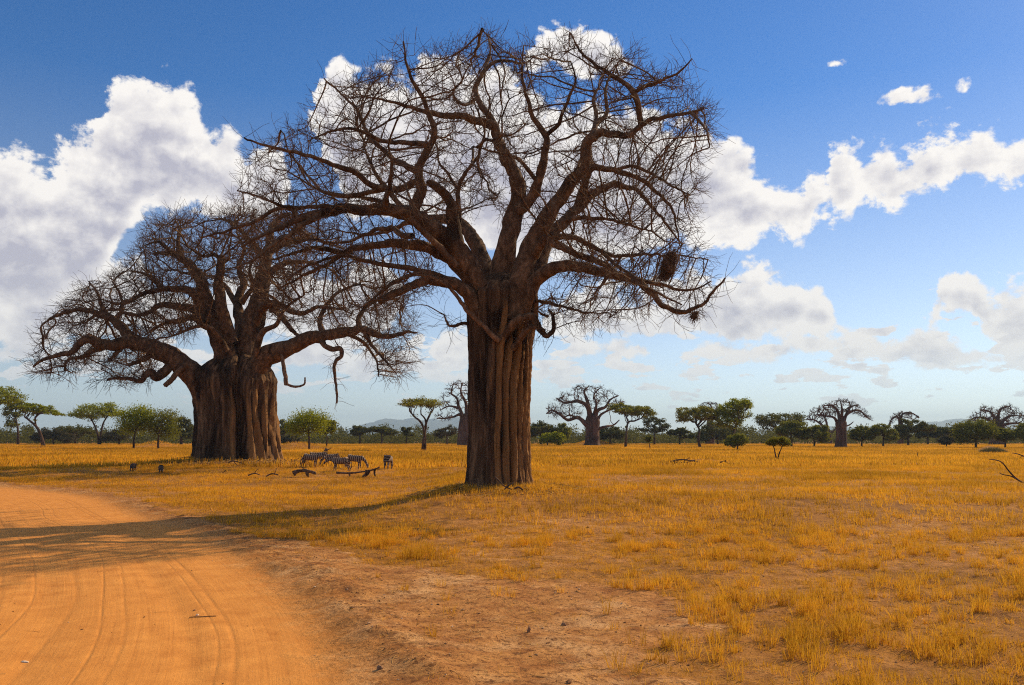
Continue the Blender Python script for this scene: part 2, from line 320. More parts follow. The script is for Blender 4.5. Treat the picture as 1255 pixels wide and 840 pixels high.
def grass():
    g = leaf_mat('dry_grass', C_G1, C_G2, .38)
    def prep(y0, y1, dens, keepf, margin=5):
        x, y = scatter(y0, y1, dens, margin); U, S = road_uv(x, y); off = np.abs(U) - ROADW
        b = baremask(x, y, U, off); k = keepf(x, y, b, off); s = RNG.uniform(0, 1, len(x)) < k
        for tx, ty, rr in ((TREE1[0], TREE1[1], 1.75), (TREE2[0], TREE2[1], 4.0)): s &= np.hypot(x - tx, y - ty) > rr
        x, y, b, off = x[s], y[s], b[s], off[s]; return x, y, gz(x, y, (U[s], S[s])), b, off
    mb = MB()
    # near tufts
    cl = lambda x, y: sst(.40, .66, fbm(x / .9, y / .9, 61, 4))
    x, y, z, b, off = prep(8, 28, 30, lambda x, y, b, off: (off > .35) * ((1 - b) ** 1.6 * (.16 + .84 * cl(x, y)) + .012 * (off > 1)), 2.5)
    hs = .10 + .24 * cl(x, y) * (.5 + RNG.uniform(0, .8, len(x))); tall = RNG.uniform(0, 1, len(x)) < .12; hs = hs + tall * .20 * RNG.uniform(.3, 1, len(x))
    tint = np.clip(.2 + .7 * fbm(x / 2.2, y / 2.2, 66, 3) + RNG.normal(0, .1, len(x)), 0, 1)
    blades(mb, x, y, z, 26, .05 + .12 * RNG.uniform(0, 1, len(x)), hs, .0045, .38, tint, 2)
    print('near tufts', len(x))
    # low straw between
    x, y, z, b, off = prep(8, 30, 58, lambda x, y, b, off: (off > .3) * (.06 + .94 * (1 - b) ** 1.0) * .95, 2.5)
    blades(mb, x, y, z, 5, np.full(len(x), .15), .05 + .09 * RNG.uniform(0, 1, len(x)), .005, 1.1, np.clip(RNG.normal(.5, .25, len(x)), 0, 1), 1)
    tag(mb.build('grass', g, smooth=True, attname='tint'), kind='stuff')
    mb = MB()
    x, y, z, b, off = prep(27, 75, 16, lambda x, y, b, off: (off > .5) * (.06 + .94 * (1 - b) ** 1.1) * (.3 + .7 * sst(.35, .6, fbm(x / 2.2, y / 2.2, 63, 4))))
    hs = .05 + .50 * fbm(x / 3.5, y / 3.5, 64, 4) ** 1.3 * (1 - .4 * (x < -4)) + .06 * RNG.uniform(0, 1, len(x)); tint = np.clip(-.6 + 2.1 * fbm(x / 4, y / 3, 67, 5) + RNG.normal(0, .22, len(x)), 0, 1)
    blades(mb, x, y, z, 9, np.full(len(x), .2), hs, .012, .42, tint, 1)
    print('mid tufts', len(x))
    x, y, z, b, off = prep(72, 330, 1.15, lambda x, y, b, off: (off > .5) * (1 - b * .85), 10)
    tint = np.clip(-.8 + 2.4 * fbm(x / 10, y / 12, 68, 5) + RNG.normal(0, .28, len(x)), 0, 1)
    blades(mb, x, y, z, 11, np.full(len(x), .9), .36 + .25 * fbm(x / 11, y / 11, 69, 3), .05, .3, tint, 1)
    print('far tufts', len(x))
    tag(mb.build('grass', g, smooth=True, attname='tint'), kind='stuff')
C_G1 = (.24, .082, .010); C_G2 = (1.0, .48, .036)
def litter():
    # clods, pebbles and woody crumbs on the bare soil
    m, t, out = newmat('clods'); a = attr(t, 'tint'); principled(t, out, t.ramp(a, [(0, (.10, .045, .02)), (.45, (.26, .12, .05)), (.8, (.45, .25, .12)), (1, (.6, .45, .3))]), .95)
    x, y = scatter(8.5, 32, 36, 2); U, S = road_uv(x, y); off = np.abs(U) - ROADW; b = baremask(x, y, U, off)
    bank = np.exp(-((off - .5) / .8) ** 2); k = np.where(off > 0, .16 + .5 * bank + .3 * b * sst(.5, .65, fbm(x / .8, y / .8, 71, 3)), .05 * sst(.45, .7, fbm(x / 1.5, y / 1.5, 72, 3))); s = RNG.uniform(0, 1, len(x)) < k
    x, y = x[s], y[s]; z = gz(x, y, (U[s], S[s])); n = len(x); print('clods', n)
    r = .007 * np.exp(RNG.normal(0, .6, n)) + .004; r = np.minimum(r, .05)
    d = np.array([[1, 0, 0], [-1, 0, 0], [0, 1, 0], [0, -1, 0], [0, 0, 1], [0, 0, -1]], float); f = np.array([[0, 2, 4], [2, 1, 4], [1, 3, 4], [3, 0, 4], [2, 0, 5], [1, 2, 5], [3, 1, 5], [0, 3, 5]])
    v = d[None] * (r[:, None, None] * RNG.uniform(.5, 1.3, (n, 6, 1))) * np.stack([RNG.uniform(.7, 1.6, n), RNG.uniform(.7, 1.6, n), RNG.uniform(.4, .8, n)], 1)[:, None]
    a = RNG.uniform(0, 6.3, n); ca, sa = np.cos(a)[:, None], np.sin(a)[:, None]; vx = v[..., 0] * ca - v[..., 1] * sa; vy = v[..., 0] * sa + v[..., 1] * ca
    v = np.stack([vx + x[:, None], vy + y[:, None], v[..., 2] + z[:, None] + .3 * r[:, None]], -1)
    mb = MB(); mb.add(v.reshape(-1, 3), (np.arange(n)[:, None, None] * 6 + f[None]).reshape(-1, 3), np.repeat(RNG.uniform(0, 1, n), 6))
    tag(mb.build('gravel', m, smooth=False, attname='tint'), kind='stuff')
    # fallen straws and twigs lying flat
    mb = MB(); x, y = scatter(8.5, 28, 22, 2); U, S = road_uv(x, y); off = np.abs(U) - ROADW; s = (RNG.uniform(0, 1, len(x)) < np.where(off > .1, .5, .006)); x, y = x[s], y[s]; n = len(x)
    a = RNG.uniform(0, 6.3, n); L = RNG.uniform(.03, .13, n); pts = []
    for k in (-1, 0, 1):
        xx = x + np.cos(a + .15 * k) * L * k; yy = y + np.sin(a + .15 * k) * L * k; pts.append(np.stack([xx, yy, gz(xx, yy) + .006], 1))
    tube_batch(mb, np.stack(pts, 1), np.full((n, 3), .0028), 3, a=RNG.uniform(0, 1, n))
    for (tx, ty, r0, r1, k, sc) in ((TREE1[0], TREE1[1], 1.6, 4.5, 1300, 1.0), (TREE2[0], TREE2[1], 3.6, 8, 1500, 2.0)):
        a = RNG.uniform(0, 6.3, k); q = r0 + (r1 - r0) * RNG.uniform(0, 1, k) ** 1.8; x = tx + np.cos(a) * q; y = ty + np.sin(a) * q; a = RNG.uniform(0, 6.3, k); L = RNG.uniform(.05, .35, k) * sc; tl = RNG.uniform(-.1, .35, k); pts = []
        for s_ in (-1, 0, 1):
            xx = x + np.cos(a + .2 * s_) * L * s_; yy = y + np.sin(a + .2 * s_) * L * s_; pts.append(np.stack([xx, yy, gz(xx, yy) + .03 + np.maximum(0, tl * s_) * L], 1))
        tube_batch(mb, np.stack(pts, 1), np.repeat(RNG.uniform(.006, .02, k)[:, None] * sc, 3, 1), 4, a=RNG.uniform(0, .55, k))
    m, t, out = newmat('straw'); principled(t, out, t.mix(attr(t, 'tint'), (.20, .09, .03), (.72, .46, .14)), .8)
    tag(mb.build('straw_litter', m, attname='tint'), kind='stuff')
# ------------------------------------------------------------------ space colonisation crown
def grow(seeds, ids, A, step, kill, reach=1e9, iters=90, grav=0.0, jit=.25, dirs=None):
    """seeds (n,3) with limb ids; A attractors. returns nodes, parent, id"""
    N = [seeds.copy()]; par = [np.full(len(seeds), -1)]; ID = [np.asarray(ids)]
    A = A.copy(); n = len(seeds)
    def near(A, S, base):
        bd = np.empty(len(A)); bi = np.empty(len(A), int)
        for i in range(0, len(A), 1500):
            d = ((A[i:i + 1500, None] - S[None]) ** 2).sum(2); k = d.argmin(1); bi[i:i + 1500] = k + base; bd[i:i + 1500] = np.sqrt(d[np.arange(len(k)), k])
        return bd, bi
    bd, bi = near(A, seeds, 0); allN = seeds.copy(); kids = np.zeros(n, int)
    for it in range(iters):
        act = (bd < reach) & (kids[bi] < 4)
        if act.sum() < 3: break
        d = A[act] - allN[bi[act]]; d /= np.linalg.norm(d, axis=1, keepdims=True) + 1e-9
        u, inv = np.unique(bi[act], return_inverse=True); s = np.zeros((len(u), 3)); np.add.at(s, inv, d)
        s /= np.linalg.norm(s, axis=1, keepdims=True) + 1e-9; s += RNG.normal(0, jit, s.shape); s[:, 2] += grav
        s /= np.linalg.norm(s, axis=1, keepdims=True) + 1e-9
        new = allN[u] + s * step * RNG.uniform(.75, 1.25, (len(u), 1)); kids[u] += 1
        base = len(allN); allN = np.vstack([allN, new]); kids = np.concatenate([kids, np.zeros(len(new), int)])
        N.append(new); par.append(u); ID.append(np.concatenate(ID)[u] if it == 0 else idall[u]); idall = np.concatenate(ID)
        nd, ni = near(A, new, base); b = nd < bd; bd[b] = nd[b]; bi[b] = ni[b]
        alive = bd > kill; A, bd, bi = A[alive], bd[alive], bi[alive]
        if len(A) < 5: break
    return allN, np.concatenate(par), np.concatenate(ID)
def relax(N, par):
    n = len(N); s = np.zeros((n, 3)); c = np.zeros(n); k = np.where(par >= 0)[0]; np.add.at(s, par[k], N[k]); np.add.at(c, par[k], 1)
    M = N.copy(); m = (par >= 0) & (c > 0); M[m] = .5 * N[m] + .25 * N[par[m]] + .25 * s[m] / c[m][:, None]; return M
def chains(N, par, r0, pw, rcap):
    n = len(N); kids = [[] for _ in range(n)]
    for i in range(n - 1, -1, -1):
        if par[i] >= 0: kids[par[i]].append(i)
    desc = np.ones(n)
    for i in range(n - 1, -1, -1):
        if par[i] >= 0: desc[par[i]] += desc[i]
    rad = np.minimum(r0 * desc ** pw, rcap); out = []
    starts = [(p, c) for c in range(n) if par[c] >= 0 and par[par[c]] < 0 for p in [par[c]]]
    stack = list(starts)
    while stack:
        p, c = stack.pop(); ch = [p, c]; cur = c
        while kids[cur]:
            ks = sorted(kids[cur], key=lambda k: -desc[k])
            for k in ks[1:]: stack.append((cur, k))
            cur = ks[0]; ch.append(cur)
        rr = rad[ch].copy(); rr[0] = rr[1]; out.append((ch, rr))
    return out, rad, desc
def twiglets(pos, d0, L, r, curl=.1, wob=.55, npt=5):
    n = len(pos); pts = [pos]; d = d0 / (np.linalg.norm(d0, axis=1, keepdims=True) + 1e-9); st = (L / (npt - 1))[:, None]
    for k in range(npt - 1):
        d = d + RNG.normal(0, wob * .5, (n, 3)); d[:, 2] += curl; d /= np.linalg.norm(d, axis=1, keepdims=True); pts.append(pts[-1] + d * st)
    pts = np.stack(pts, 1); return pts, np.linspace(1, .5, npt)[None] * r[:, None]
def inpoly(x, y, poly):
    c = np.zeros(len(x), bool); n = len(poly)
    for i in range(n):
        x1, y1 = poly[i]; x2, y2 = poly[i - 1]
        k = ((y1 > y) != (y2 > y)) & (x < (x2 - x1) * (y - y1) / (y2 - y1 + 1e-12) + x1); c ^= k
    return c
def loft_trunk(mb, prof, Y, radf, nz=130, na=220, base=0):
    """prof rows (py, xl, xr); radf(theta, t, z, R) -> radius factor"""
    pr = np.array([[P((a + b) / 2, py, Y)[2], P((a + b) / 2, py, Y)[0], (P(b, py, Y)[0] - P(a, py, Y)[0]) / 2] for py, a, b in prof])
    pr = pr[np.argsort(pr[:, 0])]; z0, z1 = base - .3, pr[-1, 0]; zz = np.linspace(z0, z1, nz); th = np.arange(na) * 2 * math.pi / na
    cx = np.interp(zz, pr[:, 0], pr[:, 1]); rr = np.interp(zz, pr[:, 0], pr[:, 2])
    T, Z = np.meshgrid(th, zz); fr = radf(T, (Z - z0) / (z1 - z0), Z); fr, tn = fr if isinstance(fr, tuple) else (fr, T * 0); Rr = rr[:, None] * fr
    V = np.stack([cx[:, None] + np.cos(T) * Rr, Y + np.sin(T) * Rr, Z], -1).reshape(-1, 3)
    # cap rising to a soft dome
    caps = []; top = V[-na:]; c = top.mean(0)
    for k, (s, dz) in enumerate(((.8, .2), (.5, .32), (.2, .36))): tn = np.vstack([tn, tn[-1:] * 0]); caps.append(c + (top - c) * [s, s, 1] + [0, 0, dz * rr[-1] * .6])
    V = np.vstack([V] + caps); nr = nz + 3; i, k = np.meshgrid(np.arange(nr - 1), np.arange(na), indexing='ij'); k2 = (k + 1) % na; b = i * na
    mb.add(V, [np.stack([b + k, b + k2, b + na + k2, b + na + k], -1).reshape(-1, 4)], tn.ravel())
def limb_paths(lst, Y):
    """lst: dict name -> list of (points [(px,py,dy)], r0px, r1px, [power])"""
    out = {}
    for k, brs in lst.items():
        o = []
        for br in brs:
            pts = np.array([P(a, b, Y + c) for a, b, c in br[0]]); m = Y / F
            p = catmull(pts, 6); s = np.linspace(0, 1, len(p)); wob = np.sin(np.pi * np.clip(s * 3, 0, 1) / 2)[:, None]
            L = np.concatenate([[0], np.cumsum(np.linalg.norm(np.diff(p, axis=0), axis=1))]); sd = len(o) * 7.3 + len(k) * 3.1 + br[1]
            w = np.stack([fbm(L / 1.1, L * 0 + sd + 10 * q, 5 + q, 3) - .5 for q in range(3)], 1) * .20
            w2 = np.stack([fbm(L / .38, L * 0 + sd + 31 * q, 15 + q, 2) - .5 for q in range(3)], 1) * .12
            p = p + (w + w2) * wob * min(1, (Y / 42))
            pw = br[3] if len(br) > 3 else 1.0
            o.append((p, .9 * (br[1] * (1 - s ** pw) + br[2] * s ** pw) * m))
        out[k] = o
    return out
def baobab(name, label, Y, loc, prof, radf, limbs, poly, n_att, depth, step, kill, tw_r, tw_L, tw_n, mt, ml, mw, group, base, dfun=None, curl=.1, sides_big=12, rc=None, dens_low=None):
    root = empty(name, loc, label, 'baobab', group)
    mb = MB(); loft_trunk(mb, prof, Y, radf, base=base); 
    for v in mb.v: v -= loc
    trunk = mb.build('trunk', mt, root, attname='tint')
    LP = limb_paths(limbs, Y); seeds = []; ids = []; sr = []; keys = list(LP)
    for ki, k in enumerate(keys):
        for p, r in LP[k]:
            q = r < (rc or .3); q[:max(1, len(p) // 6)] = False; q[-1] = True
            if k.endswith('!'): continue
            seeds.append(p[q]); ids += [ki] * int(q.sum()); sr.append(r[q])
    seeds = np.vstack(seeds); sr = np.concatenate(sr)
    # crown volume
    pl = np.array(poly, float); x0, y0 = pl.min(0); x1, y1 = pl.max(0); A = []
    while sum(len(a) for a in A) < n_att:
        px = RNG.uniform(x0, x1, n_att); py = RNG.uniform(y0, y1, n_att); k = inpoly(px, py, poly)
        if dens_low: k &= RNG.uniform(0, 1, n_att) < dens_low(px, py)
        px, py = px[k], py[k]; cxp = (x0 + x1) / 2; D = depth * np.sqrt(np.clip(1 - ((px - cxp) / ((x1 - x0) / 2 * 1.05)) ** 2, .05, 1))
        dy = RNG.uniform(-1, 1, len(px)); dy = np.sign(dy) * np.abs(dy) ** .75 * D
        A.append(np.array([P(a, b, Y + c) for a, b, c in zip(px, py, dy)]))
    A = np.vstack(A)[:n_att]; A = A[A[:, 2] > base + 4]; q = depth * .17
    A = A[fbm(A[:, 0] / q + A[:, 1] * .37 / q, A[:, 2] / q + A[:, 1] * .61 / q, 77, 3) > .48]
    N, par, ID = grow(seeds, ids, A, step, kill, iters=80, jit=.16)
    for _ in range(2): N = relax(N, par)
    # wobble the sprouted nodes
    ch, rad, desc = chains(N, par, tw_r * 1.0, .46, tw_r * 8)
    print(name, 'nodes', len(N), 'chains', len(ch))
    by = {i: [] for i in range(len(keys))}
    for c, rr in ch: by[ID[c[0]]].append((c, rr))
    # direction of each node for the twigs
    grown = np.where(par >= 0)[0]; leafy = grown[desc[grown] < 25]
    rep = np.repeat(leafy, RNG.poisson(tw_n, len(leafy))); dd = N[rep] - N[par[rep]]; dd /= np.linalg.norm(dd, axis=1, keepdims=True)
    cen = np.array([loc[0], Y, N[:, 2].mean() - 3]); outw = N[rep] - cen; outw /= np.linalg.norm(outw, axis=1, keepdims=True)
    d0 = dd * .7 + outw * .5 + RNG.normal(0, .62, dd.shape); L = tw_L * RNG.uniform(.4, 1.25, len(rep))
    tp, tr = twiglets(N[rep], d0, L, np.full(len(rep), tw_r), curl=curl, wob=.38)
    # second order side twigs
    s2 = RNG.uniform(0, 1, len(rep)) < .95; b2 = tp[s2, 2]; d2 = (tp[s2, 3] - tp[s2, 2]); d2 = d2 / np.linalg.norm(d2, axis=1, keepdims=True) + RNG.normal(0, .75, d2.shape)
    tp2, tr2 = twiglets(b2, d2, L[s2] * .55, np.full(s2.sum(), tw_r * .8), curl=curl, npt=4, wob=.4); idt = ID[rep]
    # stray twigs on the traced limbs
    sp = np.repeat(np.arange(len(seeds)), RNG.poisson(1.1, len(seeds))); dS = RNG.normal(0, 1, (len(sp), 3)); dS[:, 2] -= .15
    tp3, tr3 = twiglets(seeds[sp], dS, tw_L * RNG.uniform(.5, 1.4, len(sp)), np.full(len(sp), tw_r), curl=-.02, npt=5); id3 = np.asarray(ids)[sp]
    for ki, k in enumerate(keys):
        mb = MB()
        for j, (p, r) in enumerate(LP[k]): tube(mb, p - loc, r, sides_big if r[0] > .12 else 8, rough=.28 if r[0] > .1 else .15, seed=ki * 5 + j)
        stub = k.endswith('!'); o = mb.build('dead_stub' if stub else 'limb', mw if stub else ml, root)
        if stub: continue
        mb = MB(); 
        for c, rr in by[ki]:
            p = N[c] - loc; p = catmull(p, 2) if len(p) > 2 else p; rr2 = np.interp(np.linspace(0, 1, len(p)), np.linspace(0, 1, len(rr)), rr); tube_batch(mb, p[None], rr2[None], 5 if rr[0] > .05 else 4)
        for a, b, c in ((tp, tr, idt), (tp2, tr2, idt[s2]), (tp3, tr3, id3)):
            s = c == ki
            if s.any(): tube_batch(mb, a[s] - loc, b[s], 3)
        mb.build('twigs', ml, o)
    return root, A
# ------------------------------------------------------------------ leafy trees
def leaf_cloud(mb, pts, per, spread, size, flat=.5, tint=.5, tv=.2):
    n = len(pts) * per; c = np.repeat(pts, per, 0) + RNG.normal(0, 1, (n, 3)) * spread * np.array([1, 1, flat])
    a = RNG.normal(0, 1, (n, 3)); a /= np.linalg.norm(a, axis=1, keepdims=True); b = np.cross(a, RNG.normal(0, 1, (n, 3))); b /= np.linalg.norm(b, axis=1, keepdims=True)
    s = size * RNG.uniform(.5, 1.3, (n, 1)); v = np.stack([c + a * s, c - a * s * .6 + b * s * .6, c - a * s * .6 - b * s * .6], 1)
    tn = np.clip(np.repeat(tint + RNG.normal(0, tv * .6, len(pts)), per) + RNG.normal(0, tv, n), 0, 1)
    mb.add(v.reshape(-1, 3), np.arange(n * 3).reshape(-1, 3), np.repeat(tn, 3))
def leafy(name, label, group, base, trunk, crown, r_trunk, n_att, leaf, mleaf, mbark, cat='tree', flat=.5, per=26, size=None, spread=None, stems=None, tint=.5, Y=None, dens=1.0):
    crown = [(e[0], e[1] - e[3] * .06, e[2] * 1.1, e[3] * 1.16) for e in crown]
    """base (px,py); trunk list of px points up to the fork; crown: list of ellipses (px,py,rx,ry)"""
    Y = Y or gyd(base[1]); m = Y / F; b = P(base[0], base[1], Y); b[2] = float(gz([b[0]], [b[1]])[0]) - .05; loc = b.copy()
    root = empty(name, loc, label, cat, group); mb = MB(); seeds = []
    trs = [[(base[0], base[1])] + list(trunk)] + [[(base[0], base[1])] + list(s) for s in (stems or [])]
    for ti, tr in enumerate(trs):
        pts = np.array([P(a, c, Y + (0 if i == 0 else RNG.normal(0, m * 4))) for i, (a, c) in enumerate(tr)]); pts[0] = b - [0, 0, .1] + [ti * r_trunk * m * .8, ti * .1, 0]
        p = catmull(pts, 5); L = np.linspace(0, 1, len(p)); rr = r_trunk * m * (.95 - .5 * L); tube(mb, p - loc, rr, 8, rough=.25, seed=ti); seeds.append(p[len(p) // 2:])
    seeds = np.vstack(seeds); A = []; w = np.array([e[2] * e[3] for e in crown], float); w /= w.sum()
    for e, ww in zip(crown, w):
        k = max(6, int(n_att * ww)); d = RNG.normal(0, 1, (k, 3)); d /= np.linalg.norm(d, axis=1, keepdims=True); d *= RNG.uniform(.25, 1, (k, 1)) ** .5
        d[:, 2] *= np.where(d[:, 2] < 0, .6, 1)
        c = P(e[0], e[1], Y); A.append(c + d * [e[2] * m, e[2] * m * .85, e[3] * m])
    A = np.vstack(A); cs = np.mean([e[2] for e in crown]) * m
    N, par, ID = grow(seeds, [0] * len(seeds), A, cs * .13, cs * .16, iters=45, jit=.2)
    ch, rad, desc = chains(N, par, r_trunk * m * .09, .42, r_trunk * m * .6)
    for c, rr in ch: tube_batch(mb, (N[c] - loc)[None], rr[None], 4)
    mb.build('trunk', mbark, root)
    if leaf:
        mb = MB(); tips = N[(par >= 0) & (desc < 6)]; tips = tips[RNG.uniform(0, 1, len(tips)) < dens] - loc
        zt = (tips[:, 2] - tips[:, 2].min()) / (np.ptp(tips[:, 2]) + .01)
        leaf_cloud(mb, tips, int(per * 1.5), (spread or cs * .13), size or m * 1.05, flat, tint)
        mb.build('crown', mleaf, root, smooth=False, attname='tint')
    return root
def big_baobabs():
    global G_NEST
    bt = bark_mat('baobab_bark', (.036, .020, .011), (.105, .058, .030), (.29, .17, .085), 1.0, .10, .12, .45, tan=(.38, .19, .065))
    bl = bark_mat('baobab_limb_bark', (.05, .028, .015), (.13, .075, .040), (.31, .19, .105), 1.0, .6, .05, .40)
    bw = bark_mat('weathered_wood', (.07, .038, .02), (.17, .095, .05), (.34, .21, .12), 1.6, .5, .03, .35)
    # ---------------- tall one
    Y = Y1; base = float(gz([TREE1[0]], [Y])[0]); loc = np.array([TREE1[0], Y, base - .05])
    prof = [(603, 565, 651), (598, 567, 649), (590, 569, 647), (570, 570, 646), (520, 571.5, 645), (470, 572, 645.5), (420, 572, 649), (390, 570, 653), (374, 569, 655), (362, 570, 656), (352, 577, 650), (344, 587, 640), (337, 600, 628)]
    def rf(T, t, z):
        T = (T + math.pi) % (2 * math.pi) - math.pi; zz = z - base; right = sst(-.9, .2, np.cos(T + .55)); wn = .5 * np.sin(z * .35) + .25 * np.sin(z * .9 + 2)
        deep = (1 - sst(6.5, 9.5, zz)) ; g = 0
        for a0, w, d in ((-2.32, .07, .5), (-1.98, .09, .8), (-1.50, .10, 1.1), (-1.24, .075, 1.2), (-1.0, .065, 1.1), (-.78, .06, 1.2), (-.55, .07, .9), (-.2, .1, .8), (.6, .2, .7), (1.4, .2, 1), (2.3, .2, .8), (-2.75, .1, .6)):
            dd = np.angle(np.exp(1j * (T - a0 - .05 * np.sin(z * .5 + a0 * 3) - .02 * np.sin(z * 1.7 + a0 * 9))))
            g = g - d * np.exp(-(dd / w) ** 2) * (.45 + .55 * deep)
        u = (T + .06 * np.sin(z * .45) + .03 * np.sin(z * 1.3 + T * 5)) * 3.3 + .5 * fbm(T * 2, z * .15, 6, 2); bul = 1 - np.abs(2 * (u % 1) - 1) ** 2.2; hgt = fbm(np.floor(u) * 3.7 + 1.3, np.floor(u) * 0, 5, 1)
        win = sst(-2.1, -1.75, T) * (1 - sst(.3, .8, T)) * (1 - sst(4.5 + 4 * hgt, 7 + 5 * hgt, zz)); col = bul * win * (.6 + .8 * hgt)
        n = fbm(T * 9 + 3, z * .30, 3, 4) - .5; n2 = fbm(T * 22, z * .55, 8, 4) - .5; n3 = fbm(T * 40, z * 2.4, 9, 3) - .5
        flare = .05 * np.exp(-zz / .5)
        return .92 + col * .16 + g * .11 + n * .09 + n2 * .14 + n3 * .07 * (.5 + right) + flare * .5, np.clip(col * 1.1, 0, 1) * (.35 + .65 * sst(-1.9, -1.3, T))  # second value: tan ridge mask, exposed wood plus painted sunlight, stronger on the right
    L = {}
    L['a'] = [([(596, 372, 0), (578, 335, -.6), (558, 305, -1.2), (536, 285, -1.8), (514, 268, -2.3), (497, 262, -2.8), (470, 258, -3.2), (449, 258, -3.6), (425, 255, -4), (400, 259, -4.5), (375, 266, -5), (347, 278, -5.5), (323, 288, -6), (296, 303, -6.4)], 20, 1.3, .62),
              ([(425, 255, -4), (405, 262, -3.8), (383, 262, -3.6), (364, 268, -3.2), (362, 258, -3), (350, 255, -2.9), (335, 259, -2.8), (311, 273, -2.8), (288, 280, -2.8), (262, 288, -2.8), (245, 292, -3)], 5, 1),
              ([(416, 256, -4), (395, 252, -4), (370, 254, -4.4), (340, 250, -5), (315, 240, -5), (290, 232, -5)], 3.2, .8),
              ([(400, 260, -4.5), (372, 276, -5.2), (345, 292, -6), (318, 312, -7), (290, 330, -7.5)], 4, 1)]
    L['b'] = [([(503, 266, -2.6), (510, 250, -2.6), (515, 234, -2.6), (514, 208, -2.9), (521, 188, -3.1), (532, 163, -3.4), (527, 143, -3.6), (519, 122, -3.9), (506, 100, -4.2), (498, 78, -4.5), (495, 52, -4.8)], 9.5, .9, .7),
              ([(514, 212, -2.9), (495, 202, -2), (482, 195, -1.5), (464, 178, -1), (450, 163, -.5), (432, 128, 0), (414, 112, .3), (398, 96, .3)], 4.5, .8),
              ([(525, 177, -3), (498, 175, -3.8), (471, 173, -4.4), (448, 163, -5), (428, 157, -5.4), (405, 160, -5.6), (380, 170, -6)], 3.6, .9),
              ([(513, 222, -2.6), (485, 232, -3.2), (457, 227, -3.8), (432, 210, -4.4), (408, 201, -4.8), (389, 195, -5.2), (357, 187, -5.6), (325, 178, -6), (298, 168, -6.4)], 5, 1),
              ([(475, 231, -3.4), (445, 238, -3), (420, 240, -2.6), (398, 236, -2.2), (380, 218, -2), (360, 195, -1.8), (345, 160, -1.6)], 3.4, .8),
              ([(470, 258, -3.2), (475, 240, -4), (478, 222, -4.6), (480, 200, -5), (476, 180, -5.4)], 4.5, 1.2)]
    L['c'] = [([(592, 365, 0), (560, 325, -.5), (540, 310, -.8), (520, 303, -1), (500, 299, -1.2), (480, 298, -1.2), (462, 300, -1.2), (442, 303, -1.2), (425, 308, -1.2), (408, 319, -1), (385, 331, -.8), (366, 342, -.6), (345, 352, -.6)], 13, 1.2, .55),
              ([(420, 311, -1.2), (400, 305, -1.8), (380, 304, -2.2), (355, 312, -2.6), (330, 318, -3)], 4, 1),
              ([(505, 290, 1), (492, 288, 1.4), (480, 280, 1.8), (462, 282, 2), (445, 289, 2.4), (428, 295, 2.8), (405, 297, 3), (380, 292, 3.2)], 5, .9)]
    L['d'] = [([(592, 400, -.6), (575, 362, -1.2), (555, 347, -1.6), (530, 344, -2), (508, 349, -2.4), (485, 360, -2.7), (466, 370, -3)], 11, 4, .8),
              ([(560, 350, -1.5), (542, 341, -1.8), (525, 335, -2), (508, 331, -2.2), (490, 327, -2.4), (465, 324, -2.6), (445, 320, -2.8), (424, 314, -3), (400, 318, -3), (375, 328, -3), (350, 345, -3)], 5, .9),
              ([(515, 334, -2.2), (495, 340, -2.6), (478, 348, -3), (466, 358, -3.4), (450, 372, -3.6), (435, 380, -3.8)], 3, .8)]
    L['e'] = [([(602, 372, .8), (596, 335, 1), (588, 308, 1.6), (577, 288, 2.2), (562, 272, 2.8), (541, 268, 3.4), (520, 268, 4), (500, 262, 4.5), (470, 250, 5.5), (440, 240, 6.5), (410, 240, 7.2), (385, 230, 8)], 17, 1.1, .6),
              ([(500, 262, 4.5), (480, 240, 5), (462, 214, 5.6), (450, 190, 6.2), (440, 160, 6.8)], 5, .9),
              ([(520, 268, 4), (495, 276, 5), (470, 285, 6), (440, 288, 7), (410, 280, 8)], 4.5, .9)]
    L['f'] = [([(590, 352, -.8), (572, 325, -1.1), (560, 306, -1.3), (557, 285, -1.4), (555, 262, -1.5), (556, 250, -1.5)], 13, 8.5),
              ([(556, 256, -1.5), (549, 244, -1.6), (539, 234, -1.8), (529, 225, -1.9), (526, 220, -2)], 7, 4.5)]
    L['g'] = [([(563, 275, -.6), (562, 250, -.6), (561, 231, -.7), (570, 214, -.9), (578, 203, -1), (586, 191, -1.2), (590, 175, -1.4), (594, 160, -1.5), (588, 140, -1.8), (578, 118, -2)], 3.6, .8),
              ([(561, 231, -.7), (549, 216, 0), (538, 197, .3), (534, 180, .5), (524, 160, .8)], 2.4, .8)]
    L['h'] = [([(606, 378, .2), (615, 335, .1), (622, 300, 0), (628, 270, 0), (635, 237, 0), (631, 212, -.2), (621, 196, -.3), (612, 177, -.4), (607, 156, -.6), (592, 148, -.9), (578, 145, -1.2), (555, 141, -1.8), (532, 140, -2.2), (512, 134, -2.7), (493, 127, -3.2), (470, 122, -3.8), (445, 118, -4.4)], 19, 1, .55),
              ([(608, 158, -.6), (600, 143, -.4), (588, 128, -.2), (583, 110, 0), (592, 92, 0), (602, 80, 0), (614, 75, 0), (628, 76, 0), (641, 78, 0), (655, 70, .2)], 5, .8),
              ([(590, 94, 0), (600, 70, .8), (600, 50, 1.2), (592, 36, 1.5)], 2.6, .6),
              ([(585, 120, 0), (573, 128, -1), (562, 125, -1.6), (556, 112, -2), (566, 98, -2), (560, 78, -2), (566, 60, -2)], 2.6, .6)]
